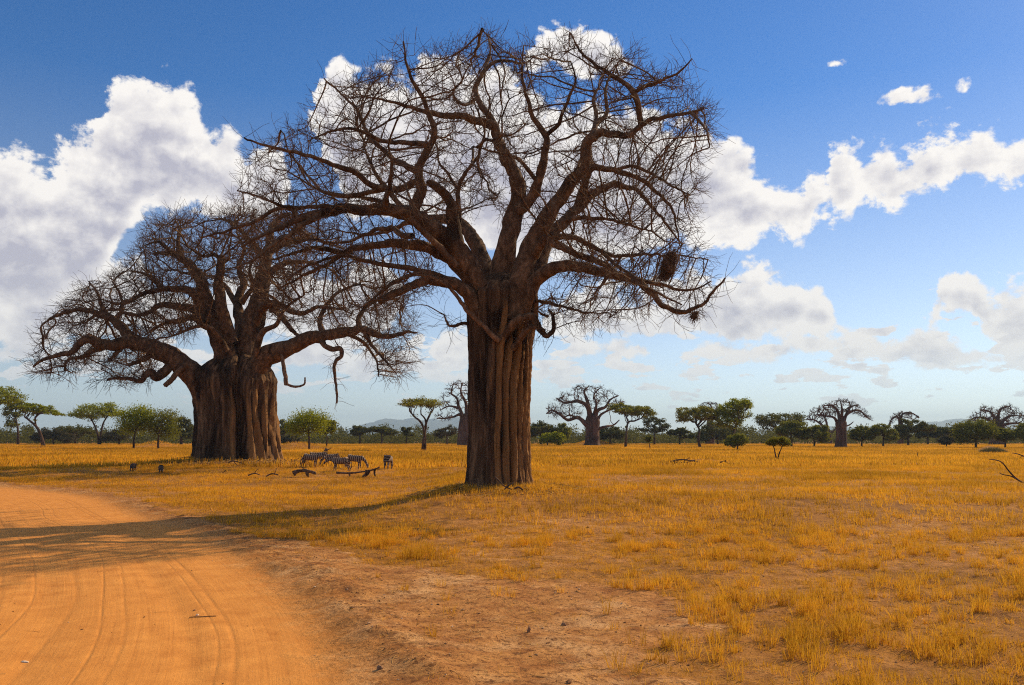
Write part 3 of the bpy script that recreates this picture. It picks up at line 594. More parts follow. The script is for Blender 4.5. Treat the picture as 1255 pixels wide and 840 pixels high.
    L['i'] = [([(628, 262, 0), (642, 252, -.4), (653, 240, -.7), (659, 226, -1), (662, 210, -1.3), (666, 190, -1.6), (667, 165, -1.9), (658, 150, -2.1), (650, 135, -2.3), (644, 110, -2.6), (641, 85, -2.9), (641, 58, -3.2)], 10, .9, .8),
              ([(660, 225, -1), (640, 200, -1.8), (622, 190, -2.6), (600, 186, -3.4), (580, 180, -4.2)], 3, .8),
              ([(667, 168, -1.9), (685, 150, -2.6), (695, 125, -3.2), (705, 100, -3.6), (700, 75, -4)], 3.2, .8)]
    L['j'] = [([(628, 392, -.8), (638, 345, -1), (648, 312, -1), (658, 288, -1.1), (672, 263, -1.3), (685, 243, -1.5), (699, 226, -1.8), (712, 210, -2), (718, 196, -2.2), (719, 177, -2.4), (726, 168, -2.6), (738, 160, -2.8), (754, 165, -3), (769, 166, -3.2), (780, 158, -3.4), (790, 150, -3.6), (806, 145, -4), (830, 139, -4.4), (848, 136, -4.8), (862, 131, -5)], 19, 1.3, .5),
              ([(728, 168, -2.4), (732, 150, -1.6), (744, 138, -1), (742, 113, -.6), (748, 95, -.2), (760, 75, 0)], 4, .8),
              ([(786, 153, -3.4), (782, 135, -3.8), (776, 114, -4), (764, 102, -4), (751, 94, -4), (735, 82, -4), (718, 70, -4), (706, 56, -4), (698, 40, -4)], 4.4, .8),
              ([(777, 114, -4), (790, 106, -4.4), (803, 102, -4.8), (818, 95, -5.2), (831, 90, -5.4), (840, 82, -5.6), (847, 72, -5.8)], 3, .7),
              ([(845, 137, -4.8), (858, 150, -5.4), (866, 165, -6), (868, 182, -6)], 2.2, .7)]
    L['k'] = [([(642, 385, .6), (654, 345, 1), (664, 315, 1.6), (675, 292, 2.2), (692, 270, 2.8), (708, 254, 3.4), (724, 240, 4), (738, 232, 4.5), (752, 225, 5), (768, 228, 5.6), (782, 235, 6), (796, 250, 6.4), (813, 269, 6.8), (826, 285, 7), (836, 300, 7)], 15, 1.1, .55),
              ([(708, 254, 3.4), (716, 228, 3), (724, 206, 2.6), (745, 208, 2.6), (769, 213, 2.6), (788, 222, 3), (804, 236, 3.4), (822, 254, 3.8), (828, 275, 4), (832, 298, 4)], 7, 1, .8),
              ([(755, 209, 2.6), (775, 203, 2), (795, 210, 1.5), (812, 221, 1), (832, 232, .5), (845, 238, 0)], 3, .8),
              ([(724, 206, 2.6), (722, 180, 4), (730, 150, 5), (728, 120, 6), (740, 95, 6.5)], 6, 1)]
    L['l'] = [([(640, 382, -.8), (655, 346, -1.4), (672, 333, -1.8), (688, 327, -2.1), (706, 327, -2.4), (724, 331, -2.7), (740, 335, -3), (756, 340, -3.2), (772, 341, -3.4), (784, 345, -3.6), (796, 358, -3.9), (808, 371, -4.1), (822, 378, -4.3), (836, 381, -4.6), (848, 379, -4.8), (862, 373, -5), (874, 360, -5.2), (882, 350, -5.4), (889, 340, -5.5)], 12, 1, .55),
              ([(780, 343, -3.5), (800, 347, -3), (822, 353, -2.6), (840, 356, -2.2), (856, 353, -2), (870, 345, -1.8)], 3, .8)]
    L['m'] = [([(655, 315, -1.2), (668, 293, -2.2), (680, 297, -2.6), (694, 305, -3), (715, 315, -3.6), (735, 321, -4.2), (750, 330, -4.6), (768, 340, -5), (788, 350, -5.4), (810, 362, -5.8), (835, 372, -6.2)], 6.5, .9),
              ([(676, 292, 0), (692, 290, .4), (708, 293, .8), (722, 300, 1.2), (738, 309, 1.6), (755, 314, 2), (775, 314, 2.4), (795, 313, 2.8), (815, 313, 3), (840, 315, 3), (868, 317, 3)], 4.6, .9),
              ([(738, 309, 1.6), (752, 322, 1), (768, 332, .5), (785, 342, 0), (812, 352, -.6)], 3, .9),
              ([(690, 272, -2), (710, 267, -2.8), (728, 267, -3.4), (748, 270, -4), (770, 275, -4.6), (795, 284, -5), (815, 296, -5.4)], 3.2, .8)]
    L['n'] = [([(612, 420, -1.4), (624, 403, -1.75), (631, 393, -2), (642, 387, -2.2), (652, 387, -2.4), (658, 394, -2.5), (662, 404, -2.6), (670, 411, -2.7), (678, 407, -2.8), (679, 397, -2.8), (676, 388, -2.8), (672, 381, -2.8)], 6, 1.8),
              ([(628, 428, -1.4), (640, 412, -1.9), (649, 402, -2.3), (660, 401, -2.6), (668, 406, -2.8)], 4.4, 2.2),
              ([(672, 388, -2.8), (664, 383, -3), (655, 380, -3.2)], 2, .8),
              ([(645, 372, 0), (660, 369, -.4), (672, 372, -.8), (688, 375, -1.2), (705, 381, -1.6), (722, 383, -2), (735, 384, -2.2)], 3, .7)]
    L['o'] = [([(580, 396, 0), (568, 397, -.3), (556, 401, -.5), (549, 399, -.6), (546, 392, -.6), (546, 385, -.6)], 2.6, 1)]
    L['p!'] = [([(612, 418, -1.72), (604, 412, -1.86), (594, 402, -1.95), (583, 390, -2.05), (572, 378, -2.15), (562, 366, -2.25), (553, 354, -2.35), (545, 346, -2.4)], 3.6, 2.2),
               ([(553, 354, -2.35), (538, 345, -2.5), (522, 340, -2.7), (508, 336, -2.9), (496, 330, -3)], 2.4, 1.2)]
    L['q!'] = [([(560, 326, -2.2), (551, 316, -2.35), (538, 303, -2.5), (526, 291, -2.65), (514, 279, -2.8), (506, 270, -2.9), (502, 262, -2.9)], 4.2, 3.6)]
    poly = [(262, 298), (285, 245), (310, 195), (345, 165), (385, 140), (405, 108), (450, 92), (490, 62), (530, 66), (560, 55), (598, 40), (640, 60), (695, 48), (765, 62), (800, 88), (850, 98), (876, 150), (866, 205), (852, 250), (862, 300), (875, 345), (850, 398), (790, 385), (735, 400), (700, 405), (660, 365), (690, 320), (640, 290), (600, 255), (575, 260), (530, 300), (545, 330), (525, 375), (480, 385), (420, 352), (360, 345), (300, 325)]
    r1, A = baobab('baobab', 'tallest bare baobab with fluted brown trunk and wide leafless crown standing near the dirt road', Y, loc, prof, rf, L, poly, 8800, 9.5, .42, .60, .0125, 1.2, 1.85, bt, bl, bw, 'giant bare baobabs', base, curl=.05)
    # nest
    m = bark_mat('nest_twigs', (.07, .035, .02), (.16, .09, .05), (.26, .16, .09), 3, 1, .02, .35)
    for px, py, dy, rx, rz, n, lab in ((819, 325, -3.6, .36, .8, 1300, 'large shaggy hanging nest of dark sticks in the tall baobab'), (851, 386, -4.7, .16, .2, 200, 'small round stick nest at the drooping branch tip of the tall baobab')):
        c = P(px, py, Y + dy); mb = MB(); lump(mb, (0, 0, 0), 1, 4, (rx * .75, rx * .7, rz * .8), (12, 9), .5)
        d = RNG.normal(0, 1, (n, 3)); d /= np.linalg.norm(d, axis=1, keepdims=True); k = RNG.uniform(.55, 1.0, (n, 1)); lean = np.array([.25 * rx, 0, 0])
        p0 = d * k * [rx, rx * .9, rz]; p0[:, 0] += p0[:, 2] * .28; dr = RNG.normal(0, 1, (n, 3)) + [0, 0, -.5]
        tp, tr = twiglets(p0, dr, RNG.uniform(.12, .42, n), np.full(n, .013), curl=-.1, npt=4); tube_batch(mb, tp, tr, 3)
        o = mb.build('bird_nest', m); o.location = c; tag(o, lab, 'nest')
    # ---------------- squat one
    Y = Y2; base = float(gz([TREE2[0]], [Y])[0]); loc = np.array([TREE2[0], Y, base - .1])
    prof = [(575, 233, 345), (569, 236, 343), (560, 237, 342), (530, 239, 340), (500, 238, 340), (480, 233, 341), (468, 232, 342), (458, 238, 338), (450, 246, 332), (442, 256, 324), (436, 268, 314), (430, 280, 304)]
    def rf2(T, t, z):
        T = (T + math.pi) % (2 * math.pi) - math.pi; zz = z - base; g = 0; up = sst(6.5, 11, zz)
        for a0, w, d in ((-1.12, .13, 3.0), (-1.95, .13, .9), (-2.35, .10, .7), (-1.45, .09, .7), (-.62, .08, .9), (-.3, .1, .7), (-2.8, .13, .9), (0.5, .25, 1.2), (1.5, .3, 1.3), (2.5, .25, 1.2), (-1.7, .05, .4), (-2.15, .05, .4)):
            dd = np.angle(np.exp(1j * (T - a0 - .03 * np.sin(z * .4 + a0 * 3) - .02 * np.sin(z * 1.1 + a0 * 9)))); g = g - d * np.exp(-(dd / w) ** 2) * (1 - .7 * up * (d < 2))
        u = (T + .05 * np.sin(z * .3) + .03 * np.sin(z * .9 + T * 5)) * 4.2; bul = 1 - np.abs(2 * (u % 1) - 1) ** 2.2; col = bul * (1 - sst(3, 10, zz)) * fbm(np.floor(u) * 3.7 + 1.3, np.floor(u) * 0, 15, 1)
        n = fbm(T * 7 + 3, z * .2, 13, 4) - .5; n2 = fbm(T * 24, z * .5, 18, 4) - .5; n3 = fbm(T * 50, z * 1.5, 19, 3) - .5
        return (.97 + col * .12 + g * .11 + n * .16 + n2 * .10 + n3 * .035 + .03 * np.exp(-zz / .7)) * (1 - .22 * np.abs(np.sin(T))), np.clip(col * 1.2 * sst(-1.9, -1.0, T) * (1 - sst(.3, .8, T)) + .25 * col, 0, 1)  # tan mask: peeled bark, with sunlight painted in on the right lobe
    M = {}
    M['a'] = [([(262, 495, -.5), (246, 468, -1), (229, 451, -1.6), (211, 438, -2.2), (195, 430, -2.8), (178, 424, -3.3), (158, 420, -3.8), (140, 423, -4.2), (122, 421, -4.6), (112, 416, -4.9), (102, 418, -5.1), (94, 424, -5.3), (87, 433, -5.5), (72, 435, -5.8), (60, 438, -6), (49, 443, -6.2), (40, 450, -6.3)], 25, 1.1, .42),
              ([(135, 423, -4.2), (124, 427, -4), (112, 431, -3.8), (104, 437, -3.6), (96, 439, -3.5), (86, 440, -3.4), (80, 447, -3.4), (79, 456, -3.4)], 4.5, 1.2)]
    M['b'] = [([(168, 424, -3.5), (158, 412, -3.2), (148, 400, -3), (136, 390, -2.8), (119, 384, -2.6), (100, 380, -2.4), (77, 384, -2.2), (62, 390, -2), (50, 400, -2)], 9, 1, .7),
              ([(134, 389, -2.8), (124, 374, -2.2), (119, 358, -1.8), (108, 345, -1.4)], 3.5, .8),
              ([(140, 393, -2.8), (150, 378, -2.4), (148, 362, -2), (138, 345, -1.8)], 3.2, .8)]
    M['c'] = [([(192, 428, -2.8), (182, 437, -3.2), (170, 442, -3.5), (157, 448, -3.8)], 5.5, 2), ([(214, 440, -2.2), (205, 452, -2.6), (192, 462, -3), (186, 457, -3.2), (179, 460, -3.4), (174, 467, -3.5), (160, 465, -3.7), (144, 463, -4), (130, 466, -4.2)], 7, 1.2), ([(157, 420, -3.8), (148, 428, -3.8), (140, 436, -3.8), (133, 443, -3.8)], 4, 1.4)]
    M['d!'] = [([(228, 447, -2.8), (219, 455, -3.3), (210, 465, -3.5), (202, 473, -3.6)], 4.2, 3.2)]
    M['e'] = [([(284, 470, -.5), (278, 440, -.8), (271, 415, -1), (262, 395, -1.2), (254, 372, -1.6), (246, 345, -2), (236, 328, -2.4), (224, 318, -2.8), (212, 312, -3), (200, 310, -3.3), (188, 312, -3.6)], 25, 1.6, .45),
              ([(224, 319, -2.8), (218, 300, -2.4), (220, 282, -2), (214, 268, -1.8)], 4, .8), ([(212, 312, -3), (203, 303, -3.4), (194, 296, -3.8), (180, 300, -4)], 3.5, .8)]
    M['f'] = [([(258, 385, -1.3), (244, 372, -2), (233, 358, -2.6), (216, 355, -3.2), (200, 355, -3.8), (182, 359, -4.4), (161, 367, -5), (145, 372, -5.4), (128, 368, -5.8)], 8, 1, .7), ([(200, 355, -3.8), (190, 343, -3.8), (176, 335, -4), (160, 332, -4.4)], 3.6, .9)]
    M['g'] = [([(262, 400, -1), (250, 386, -.4), (230, 378, .2), (211, 375, .8), (192, 376, 1.4), (179, 384, 1.8), (161, 386, 2.2), (145, 380, 2.6), (125, 382, 3)], 8, 1, .7), ([(258, 402, -1), (246, 396, -1.6), (236, 388, -2), (221, 393, -2.4), (207, 395, -2.8), (190, 402, -3.2), (176, 412, -3.4)], 6, .9)]
    M['h'] = [([(284, 420, -1.4), (276, 395, -1.9), (271, 372, -2.4), (269, 350, -2.6), (270, 330, -2.7), (271, 314, -2.8)], 9, 5), ([(270, 318, -2.8), (262, 312, -3), (250, 315, -3.4), (238, 308, -3.8), (225, 300, -4)], 3, .8)]
    M['i'] = [([(296, 470, .5), (300, 430, .5), (306, 405, .5), (314, 382, .6), (320, 360, .8), (322, 340, 1), (326, 320, 1.2), (330, 300, 1.5), (332, 280, 1.8), (342, 268, 2), (356, 262, 2.2)], 25, 2, .6),
              ([(326, 322, 1.2), (314, 304, 1.8), (302, 290, 2.2), (290, 276, 2.6), (275, 268, 3)], 6, .9), ([(328, 310, 1.3), (342, 300, 1), (360, 296, .6), (380, 292, .2), (400, 298, 0), (425, 306, -.4)], 6, .9),
              ([(322, 342, 1), (336, 330, 1.5), (356, 322, 2), (380, 322, 2.6), (405, 330, 3)], 6, .9)]
    M['n'] = [([(292, 462, 1.5), (294, 430, 2.4), (296, 400, 3.2), (290, 372, 4), (298, 348, 4.6), (292, 325, 5.2), (300, 305, 5.8), (290, 285, 6.2)], 15, 1.3, .6), ([(296, 372, 3.6), (310, 350, 3), (306, 330, 2.4), (316, 312, 2)], 4, 1), ([(291, 375, 4), (276, 352, 5), (262, 340, 6), (244, 336, 7)], 5, 1), ([(278, 430, -2.6), (268, 412, -3.4), (258, 402, -4), (240, 400, -4.6), (222, 408, -5.2), (205, 414, -5.6)], 4.5, .9), ([(312, 436, -2.6), (322, 408, -3.4), (338, 398, -4), (352, 376, -4.6), (372, 362, -5)], 5, .9)]
    M['j'] = [([(312, 400, 0), (324, 374, -.8), (336, 380, -1.2), (349, 394, -1.6), (358, 404, -2), (367, 414, -2.3)], 6, 2), ([(318, 382, -.4), (330, 372, -1.6), (345, 374, -2.2), (358, 382, -2.8), (372, 384, -3.4), (390, 376, -4), (412, 378, -4.4), (430, 384, -4.8)], 6, .9)]
    M['k'] = [([(308, 492, 1.4), (314, 462, -.2), (326, 438, -1.5), (342, 431, -2), (361, 424, -2.4), (378, 416, -2.8), (398, 411, -3.2), (420, 408, -3.6), (441, 404, -4), (456, 408, -4.4), (472, 412, -4.7), (488, 410, -5), (500, 406, -5.3), (512, 408, -5.6)], 25, 1.1, .42),
              ([(441, 404, -4), (440, 390, -3.6), (448, 377, -3.2), (460, 369, -3), (480, 366, -2.8), (494, 374, -2.6)], 4, .9), ([(446, 406, -4.2), (454, 420, -4.6), (464, 433, -5), (476, 446, -5.3), (486, 458, -5.5)], 3, .7),
              ([(398, 411, -3.2), (392, 395, -2.4), (398, 378, -1.8), (410, 362, -1.2), (428, 352, -.8), (446, 348, -.4)], 4.5, .9), ([(420, 408, -3.6), (436, 414, -3), (452, 426, -2.6), (462, 444, -2.4), (464, 462, -2.4)], 3, .8)]
    M['l'] = [([(392, 413, -3.2), (398, 424, -3.6), (408, 428, -3.8), (417, 428, -4), (418, 437, -4), (411, 442, -4.1), (410, 452, -4.2), (411, 463, -4.2), (413, 478, -4.2), (413, 494, -4.2)], 4, 1.2)]
    M['m!'] = [([(345, 432, -2.6), (347, 446, -3), (349, 460, -3.2), (351, 472, -3.2)], 2.2, 2.8), ([(351, 471, -3.2), (360, 474, -3.4), (367, 474, -3.5), (373, 470, -3.5), (374, 463, -3.5)], 1.8, 1.0)]
    poly2 = [(36, 458), (44, 425), (62, 392), (88, 362), (120, 342), (150, 335), (165, 305), (182, 278), (212, 262), (265, 256), (330, 258), (400, 278), (445, 315), (480, 352), (508, 392), (514, 435), (490, 468), (455, 445), (430, 425), (395, 398), (350, 400), (320, 370), (290, 350), (262, 352), (235, 410), (205, 415), (190, 462), (150, 470), (120, 450), (85, 468)]
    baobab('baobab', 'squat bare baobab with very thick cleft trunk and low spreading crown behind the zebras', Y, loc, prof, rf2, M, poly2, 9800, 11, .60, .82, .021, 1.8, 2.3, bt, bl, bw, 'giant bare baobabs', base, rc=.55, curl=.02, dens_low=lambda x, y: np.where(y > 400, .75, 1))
def far_baobab(label, base, prof, paths, poly, Y, n_att=420, r=1.0):
    bl = FB; m = Y / F; b = P(base[0], base[1], Y); zb = float(gz([b[0]], [Y])[0]); loc = np.array([b[0], Y, zb - .1])
    def rf(T, t, z): return 1 + (fbm(T * 5, z * .15, int(base[0]), 3) - .5) * .25 - .06 * (np.cos(T * 9 + base[0]) > .7)
    root = empty('baobab', loc, label, 'baobab', 'distant bare baobabs'); mb = MB(); loft_trunk(mb, prof, Y, rf, nz=24, na=32, base=zb)
    for v in mb.v: v -= loc
    mb.build('trunk', bl, root); seeds = []; mb = MB()
    for pts, r0, r1 in paths:
        p = catmull([P(x, y, Y + RNG.normal(0, m * 6) * (i > 0)) for i, (x, y) in enumerate(pts)], 4); s = np.linspace(0, 1, len(p)); tube(mb, p - loc, (r0 * (1 - s ** .7) + r1 * s ** .7) * m, 8, rough=.25, seed=int(r0 * 7)); seeds.append(p[len(p) // 4:])
    seeds = np.vstack(seeds); pl = np.array(poly, float); x0, y0 = pl.min(0); x1, y1 = pl.max(0); k = n_att * 3
    px = RNG.uniform(x0, x1, k); py = RNG.uniform(y0, y1, k); s = inpoly(px, py, poly); px, py = px[s][:n_att], py[s][:n_att]
    D = m * (x1 - x0) * .35; A = np.array([P(a, c, Y + d) for a, c, d in zip(px, py, RNG.uniform(-D, D, len(px)))])
    w = (x1 - x0) * m
    N, par, ID = grow(seeds, [0] * len(seeds), A, w * .028, w * .034, iters=40, jit=.3); ch, rad, desc = chains(N, par, .15 * r * m, .46, 1.3 * m)
    for c, rr in ch: tube_batch(mb, (N[c] - loc)[None], rr[None], 4)
    g = np.where((par >= 0) & (desc < 6))[0]; g = np.repeat(g, 4); d = N[g] - N[par[g]]; d = d / np.linalg.norm(d, axis=1, keepdims=True) + RNG.normal(0, .7, d.shape)
    tp, tr = twiglets(N[g] - loc, d, w * .045 * RNG.uniform(.5, 1.2, len(g)), np.full(len(g), .15 * r * m), npt=4); tube_batch(mb, tp, tr, 3)
    mb.build('crown', bl, root); return root
def far_things():
    global FB
    FB = bark_mat('far_baobab_bark', (.05, .025, .018), (.11, .058, .038), (.18, .10, .065), .5, .2, .1, .4)
    far_baobab('wide many limbed bare baobab behind a grassy mound, nearest of the distant ones', (726, 547), [(548, 713, 738), (544, 716.5, 735), (530, 718, 734), (517, 717, 735), (510, 719, 733)], [
        ([(722, 525), (714, 516), (707, 512), (696, 515), (686, 508), (676, 503), (670, 507)], 3.6, .8), ([(724, 518), (721, 500), (714, 494), (705, 492), (692, 494), (682, 488)], 4, .8), ([(724, 512), (720, 492), (716, 480), (722, 473)], 3.5, .6), ([(728, 514), (733, 503), (742, 499), (748, 490), (758, 485)], 3.2, .7), ([(731, 518), (737, 508), (752, 500), (764, 492)], 2.4, .6),
        ([(731, 526), (742, 523), (752, 521), (759, 515)], 2.2, .6), ([(728, 508), (731, 496), (728, 484), (735, 476)], 2.4, .6), ([(708, 513), (698, 509), (690, 513)], 1.8, .8)],
        [(668, 506), (672, 492), (686, 488), (690, 478), (705, 473), (730, 471), (745, 476), (758, 486), (768, 493), (764, 500), (748, 504), (730, 500), (712, 508), (690, 512), (676, 514)], 262)
    far_baobab('bare baobab with dark trunk partly hidden behind the tall baobab', (570, 547), [(548, 559, 582), (544, 560, 581), (525, 562, 581), (512, 564, 580), (508, 566, 578)], [
        ([(568, 516), (564, 508), (556, 511), (545, 513), (536, 513)], 2.2, .7), ([(568, 512), (562, 498), (560, 488), (553, 482), (556, 470)], 2.6, .6), ([(572, 510), (571, 494), (565, 482), (566, 470)], 3, .6), ([(574, 510), (582, 495), (590, 485)], 3, .6), ([(562, 500), (550, 498), (540, 503)], 1.6, .5)],
        [(531, 513), (538, 500), (540, 482), (548, 470), (562, 464), (580, 468), (600, 480), (606, 500), (590, 510), (565, 512), (545, 517)], 268, 300)
    far_baobab('bare baobab with straight dark trunk and level round crown beside a leaning twin', (1031, 549), [(550, 1023, 1039), (545, 1024, 1038), (530, 1025, 1037), (518, 1024, 1037), (514, 1027, 1035)], [
        ([(1028, 522), (1022, 512), (1012, 510), (1002, 508)], 2.4, .6), ([(1030, 518), (1027, 505), (1021, 498), (1010, 497)], 2.8, .6), ([(1031, 516), (1032, 502), (1030, 492)], 2.8, .5), ([(1033, 517), (1038, 508), (1048, 503), (1056, 505), (1066, 514)], 2.6, .6), ([(1035, 523), (1041, 521), (1046, 517)], 1.5, .5), ([(1034, 514), (1042, 500), (1052, 496)], 2.2, .5)],
        [(996, 511), (1002, 500), (1015, 492), (1030, 489), (1048, 492), (1062, 503), (1070, 515), (1056, 512), (1040, 506), (1024, 508), (1008, 514)], 225, 330)
    far_baobab('slimmer baobab leaning towards the straight trunked one', (1015, 545), [(546, 1010, 1020), (540, 1011, 1020), (530, 1010, 1018), (526, 1010, 1017)], [
        ([(1014, 532), (1008, 522), (998, 515), (988, 514)], 2.6, .6), ([(1014, 530), (1012, 515), (1004, 505)], 2.2, .5), ([(1014, 532), (1022, 528), (1026, 520)], 1.6, .5)],
        [(986, 516), (992, 502), (1004, 497), (1016, 500), (1020, 512), (1006, 520)], 330, 170, .8)
    far_baobab('small flat topped bare baobab rising behind dark bushes', (1104, 545), [(546, 1100, 1108), (530, 1101, 1107), (520, 1101, 1107), (516, 1102, 1106)], [
        ([(1103, 520), (1100, 511), (1092, 515), (1090, 522)], 1.8, .5), ([(1104, 519), (1106, 508), (1116, 506), (1126, 511)], 1.8, .5), ([(1104, 518), (1102, 506)], 1.6, .5)],
        [(1088, 524), (1092, 508), (1105, 503), (1118, 505), (1128, 512), (1118, 517), (1106, 511), (1096, 518)], 330, 190, .8)
    far_baobab('wide bare baobab rising behind the rounded green bush', (1222, 546), [(547, 1213, 1232), (530, 1214, 1231), (520, 1215, 1230), (515, 1217, 1228)], [
        ([(1219, 520), (1208, 513), (1196, 512), (1187, 516)], 2.6, .6), ([(1221, 518), (1215, 506), (1205, 502)], 2.6, .6), ([(1222, 516), (1226, 502), (1236, 498)], 2.6, .6), ([(1226, 518), (1238, 510), (1250, 510)], 2.6, .6), ([(1226, 522), (1240, 519), (1256, 520)], 2.4, .6)],
        [(1184, 518), (1192, 504), (1206, 498), (1222, 499), (1238, 494), (1252, 504), (1262, 518), (1246, 524), (1226, 516), (1206, 520)], 300, 430)
    far_baobab('bare baobab whose crown shows between two green trees', (870, 545), [(546, 864, 876), (530, 865, 875), (518, 866, 874), (512, 868, 873)], [
        ([(869, 516), (864, 505), (858, 499)], 2, .5), ([(870, 514), (872, 500), (868, 494)], 2, .5), ([(871, 516), (878, 505), (884, 500)], 2, .5)],
        [(852, 503), (860, 494), (872, 491), (886, 496), (888, 508), (872, 508), (858, 510)], 320, 220, .8)
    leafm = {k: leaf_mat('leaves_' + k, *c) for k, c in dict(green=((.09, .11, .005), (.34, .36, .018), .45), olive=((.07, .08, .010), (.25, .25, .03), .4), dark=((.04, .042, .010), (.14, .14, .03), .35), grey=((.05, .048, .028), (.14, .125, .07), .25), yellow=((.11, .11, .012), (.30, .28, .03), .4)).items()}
    bk = bark_mat('acacia_bark', (.03, .017, .010), (.075, .042, .025), (.14, .08, .05), 1.5, .3, .05, .4)
    G = 'acacia trees along the plain'; B = 'bushes along the plain'; D = 'dark trees at the woodland edge'
    def T(lab, cat, group, base, trunk, crown, rt, leaf, n=150, **k): return leafy({'acacia': 'acacia_tree', 'bush': 'bush', 'tree': 'tree', 'sapling': 'sapling', 'shrub': 'shrub'}[cat], lab, group, base, trunk, crown, rt, n, leaf is not None, leafm.get(leaf), bk, cat=cat, **k)
    T('broad bright green acacia cut by the picture edge above the road end', 'acacia', G, (-4, 548), [(-3, 520), (-5, 505)], [(-8, 492, 32, 9), (12, 488, 16, 8), (-2, 480, 22, 6)], 3, 'green', 260, flat=.4)
    T('upright bushy acacia beside the leaning acacia', 'acacia', G, (22, 546), [(22, 528), (20, 515)], [(18, 506, 15, 10), (22, 498, 13, 6), (14, 520, 8, 8)], 1.7, 'olive', 170, per=20)
    T('leaning acacia with bare twisted trunk and ragged flat crown', 'acacia', G, (53, 548), [(50, 533), (44, 522), (43, 512)], [(40, 504, 12, 6), (58, 505, 14, 3.5), (68, 508, 11, 2.6), (33, 498, 10, 4), (52, 499, 10, 3)], 2.0, 'green', 150, flat=.35, per=22, stems=[[(48, 528), (38, 517), (30, 511)]])
    T('neat umbrella acacia with forked trunk, between the leaning acacia and bushier ones', 'acacia', G, (121, 546), [(120, 533), (116, 522), (112, 514)], [(118, 508, 29, 7), (120, 501, 22, 7), (100, 511, 14, 4), (134, 507, 13, 6)], 1.6, 'green', 260, flat=.4, stems=[[(124, 530), (127, 518), (132, 510)]])
    T('rounded bushy green acacia beside the umbrella acacia', 'acacia', G, (164, 551), [(164, 540), (166, 528)], [(164, 522, 18, 14), (176, 514, 13, 10), (156, 511, 10, 7), (170, 506, 10, 5)], 1.5, 'green', 230, flat=.8, spread=.9)
    T('pale green bushy acacia closest to the squat baobab trunk', 'acacia', G, (194, 551), [(194, 538), (196, 526)], [(196, 522, 15, 12), (202, 512, 12, 7), (206, 530, 9, 8)], 1.5, 'olive', 200, flat=.8, spread=.9, dens=.85)
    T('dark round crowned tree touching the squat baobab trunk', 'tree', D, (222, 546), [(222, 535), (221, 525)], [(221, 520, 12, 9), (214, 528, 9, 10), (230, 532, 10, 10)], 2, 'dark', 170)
    T('low dark flat crowned tree behind the umbrella acacia', 'tree', D, (92, 545), [(92, 538), (90, 530)], [(90, 528, 24, 5), (84, 535, 14, 6), (110, 530, 10, 4)], 1.6, 'dark', 170, flat=.5)
    T('greyish thicket under the leaning acacia', 'bush', B, (66, 546), [(65, 540), (64, 534)], [(64, 534, 15, 8), (82, 539, 12, 5), (48, 537, 10, 7)], 1.2, 'grey', 170)
    T('greyish thicket beside the neat umbrella acacia', 'bush', B, (146, 546), [(146, 540), (145, 536)], [(144, 535, 14, 7), (135, 538, 10, 6)], 1.2, 'grey', 130)
    T('dense green round acacia beyond the grazing zebras', 'acacia', G, (379, 553), [(379, 540), (378, 530)], [(377, 524, 20, 11), (370, 518, 14, 6), (384, 514, 18, 7), (362, 528, 9, 6)], 1.7, 'green', 330, flat=.7, spread=1.0)
    T('smaller thin stemmed acacia merging with the round acacia beyond the zebras', 'acacia', G, (400, 549), [(401, 538), (400, 528)], [(399, 526, 12, 11), (405, 521, 7, 6)], 1.1, 'olive', 170, flat=.7)
    T('dark wide tree between the squat baobab trunk and round acacia', 'tree', D, (348, 545), [(348, 537), (347, 529)], [(346, 527, 18, 8), (337, 531, 12, 9), (356, 522, 10, 5)], 1.8, 'dark', 190)
    T('grey leafless looking bush at the side of the squat baobab', 'bush', B, (357, 547), [(357, 543), (357, 540)], [(357, 540, 11, 6), (347, 540, 8, 6)], .8, 'grey', 130, tint=.8)
    T('dark round tree on the skyline behind the zebras', 'tree', D, (441, 545), [(441, 538), (441, 531)], [(442, 528, 11, 6), (437, 531, 7, 6)], 1.3, 'dark', 120)
    T('dark flat umbrella tree on the skyline behind the lone zebra', 'tree', D, (468, 545), [(468, 538), (467, 531)], [(468, 528, 15, 4), (462, 526, 9, 4), (476, 531, 10, 5)], 1.3, 'dark', 140, flat=.4)
    T('small wispy dark tree on the skyline near the slender acacia', 'tree', D, (498, 545), [(498, 537), (497, 530)], [(498, 527, 6, 3.5), (501, 533, 7, 3)], .9, 'dark', 70)
    T('slender open acacia with sparse flat yellow green crown', 'acacia', G, (518, 553), [(519, 540), (522, 525), (521, 514), (516, 508)], [(516, 497, 24, 5), (505, 494, 12, 5), (530, 496, 13, 6), (517, 490, 10, 3)], 1.9, 'yellow', 170, flat=.35, per=18, spread=.55, dens=.85, stems=[[(520, 535), (522, 520), (527, 508), (531, 502)], [(520, 530), (516, 518), (508, 511), (502, 504)]])
    T('bare brown tree beside the slender open acacia', 'tree', D, (548, 546), [(548, 538), (547, 531)], [(548, 530, 12, 7), (540, 533, 9, 6)], 1.2, 'grey', 140, dens=.5)
    T('dark domed tree just past the tall baobab trunk', 'tree', D, (663, 546), [(663, 537), (662, 529)], [(663, 526, 17, 7), (655, 531, 11, 8), (672, 530, 10, 7)], 1.7, 'dark', 210)
    T('rounded mid green tree beside the dark domed tree', 'tree', G, (690, 546), [(690, 538), (690, 531)], [(690, 530, 9, 9), (687, 536, 9, 8)], 1.3, 'olive', 160, flat=.8, tint=.5)
    T('low yellow green bush in front of the dark domed tree', 'bush', B, (671, 547), [(671, 542), (670, 539)], [(670, 539, 9, 6), (683, 539, 10, 8)], .9, 'green', 170, flat=.8)
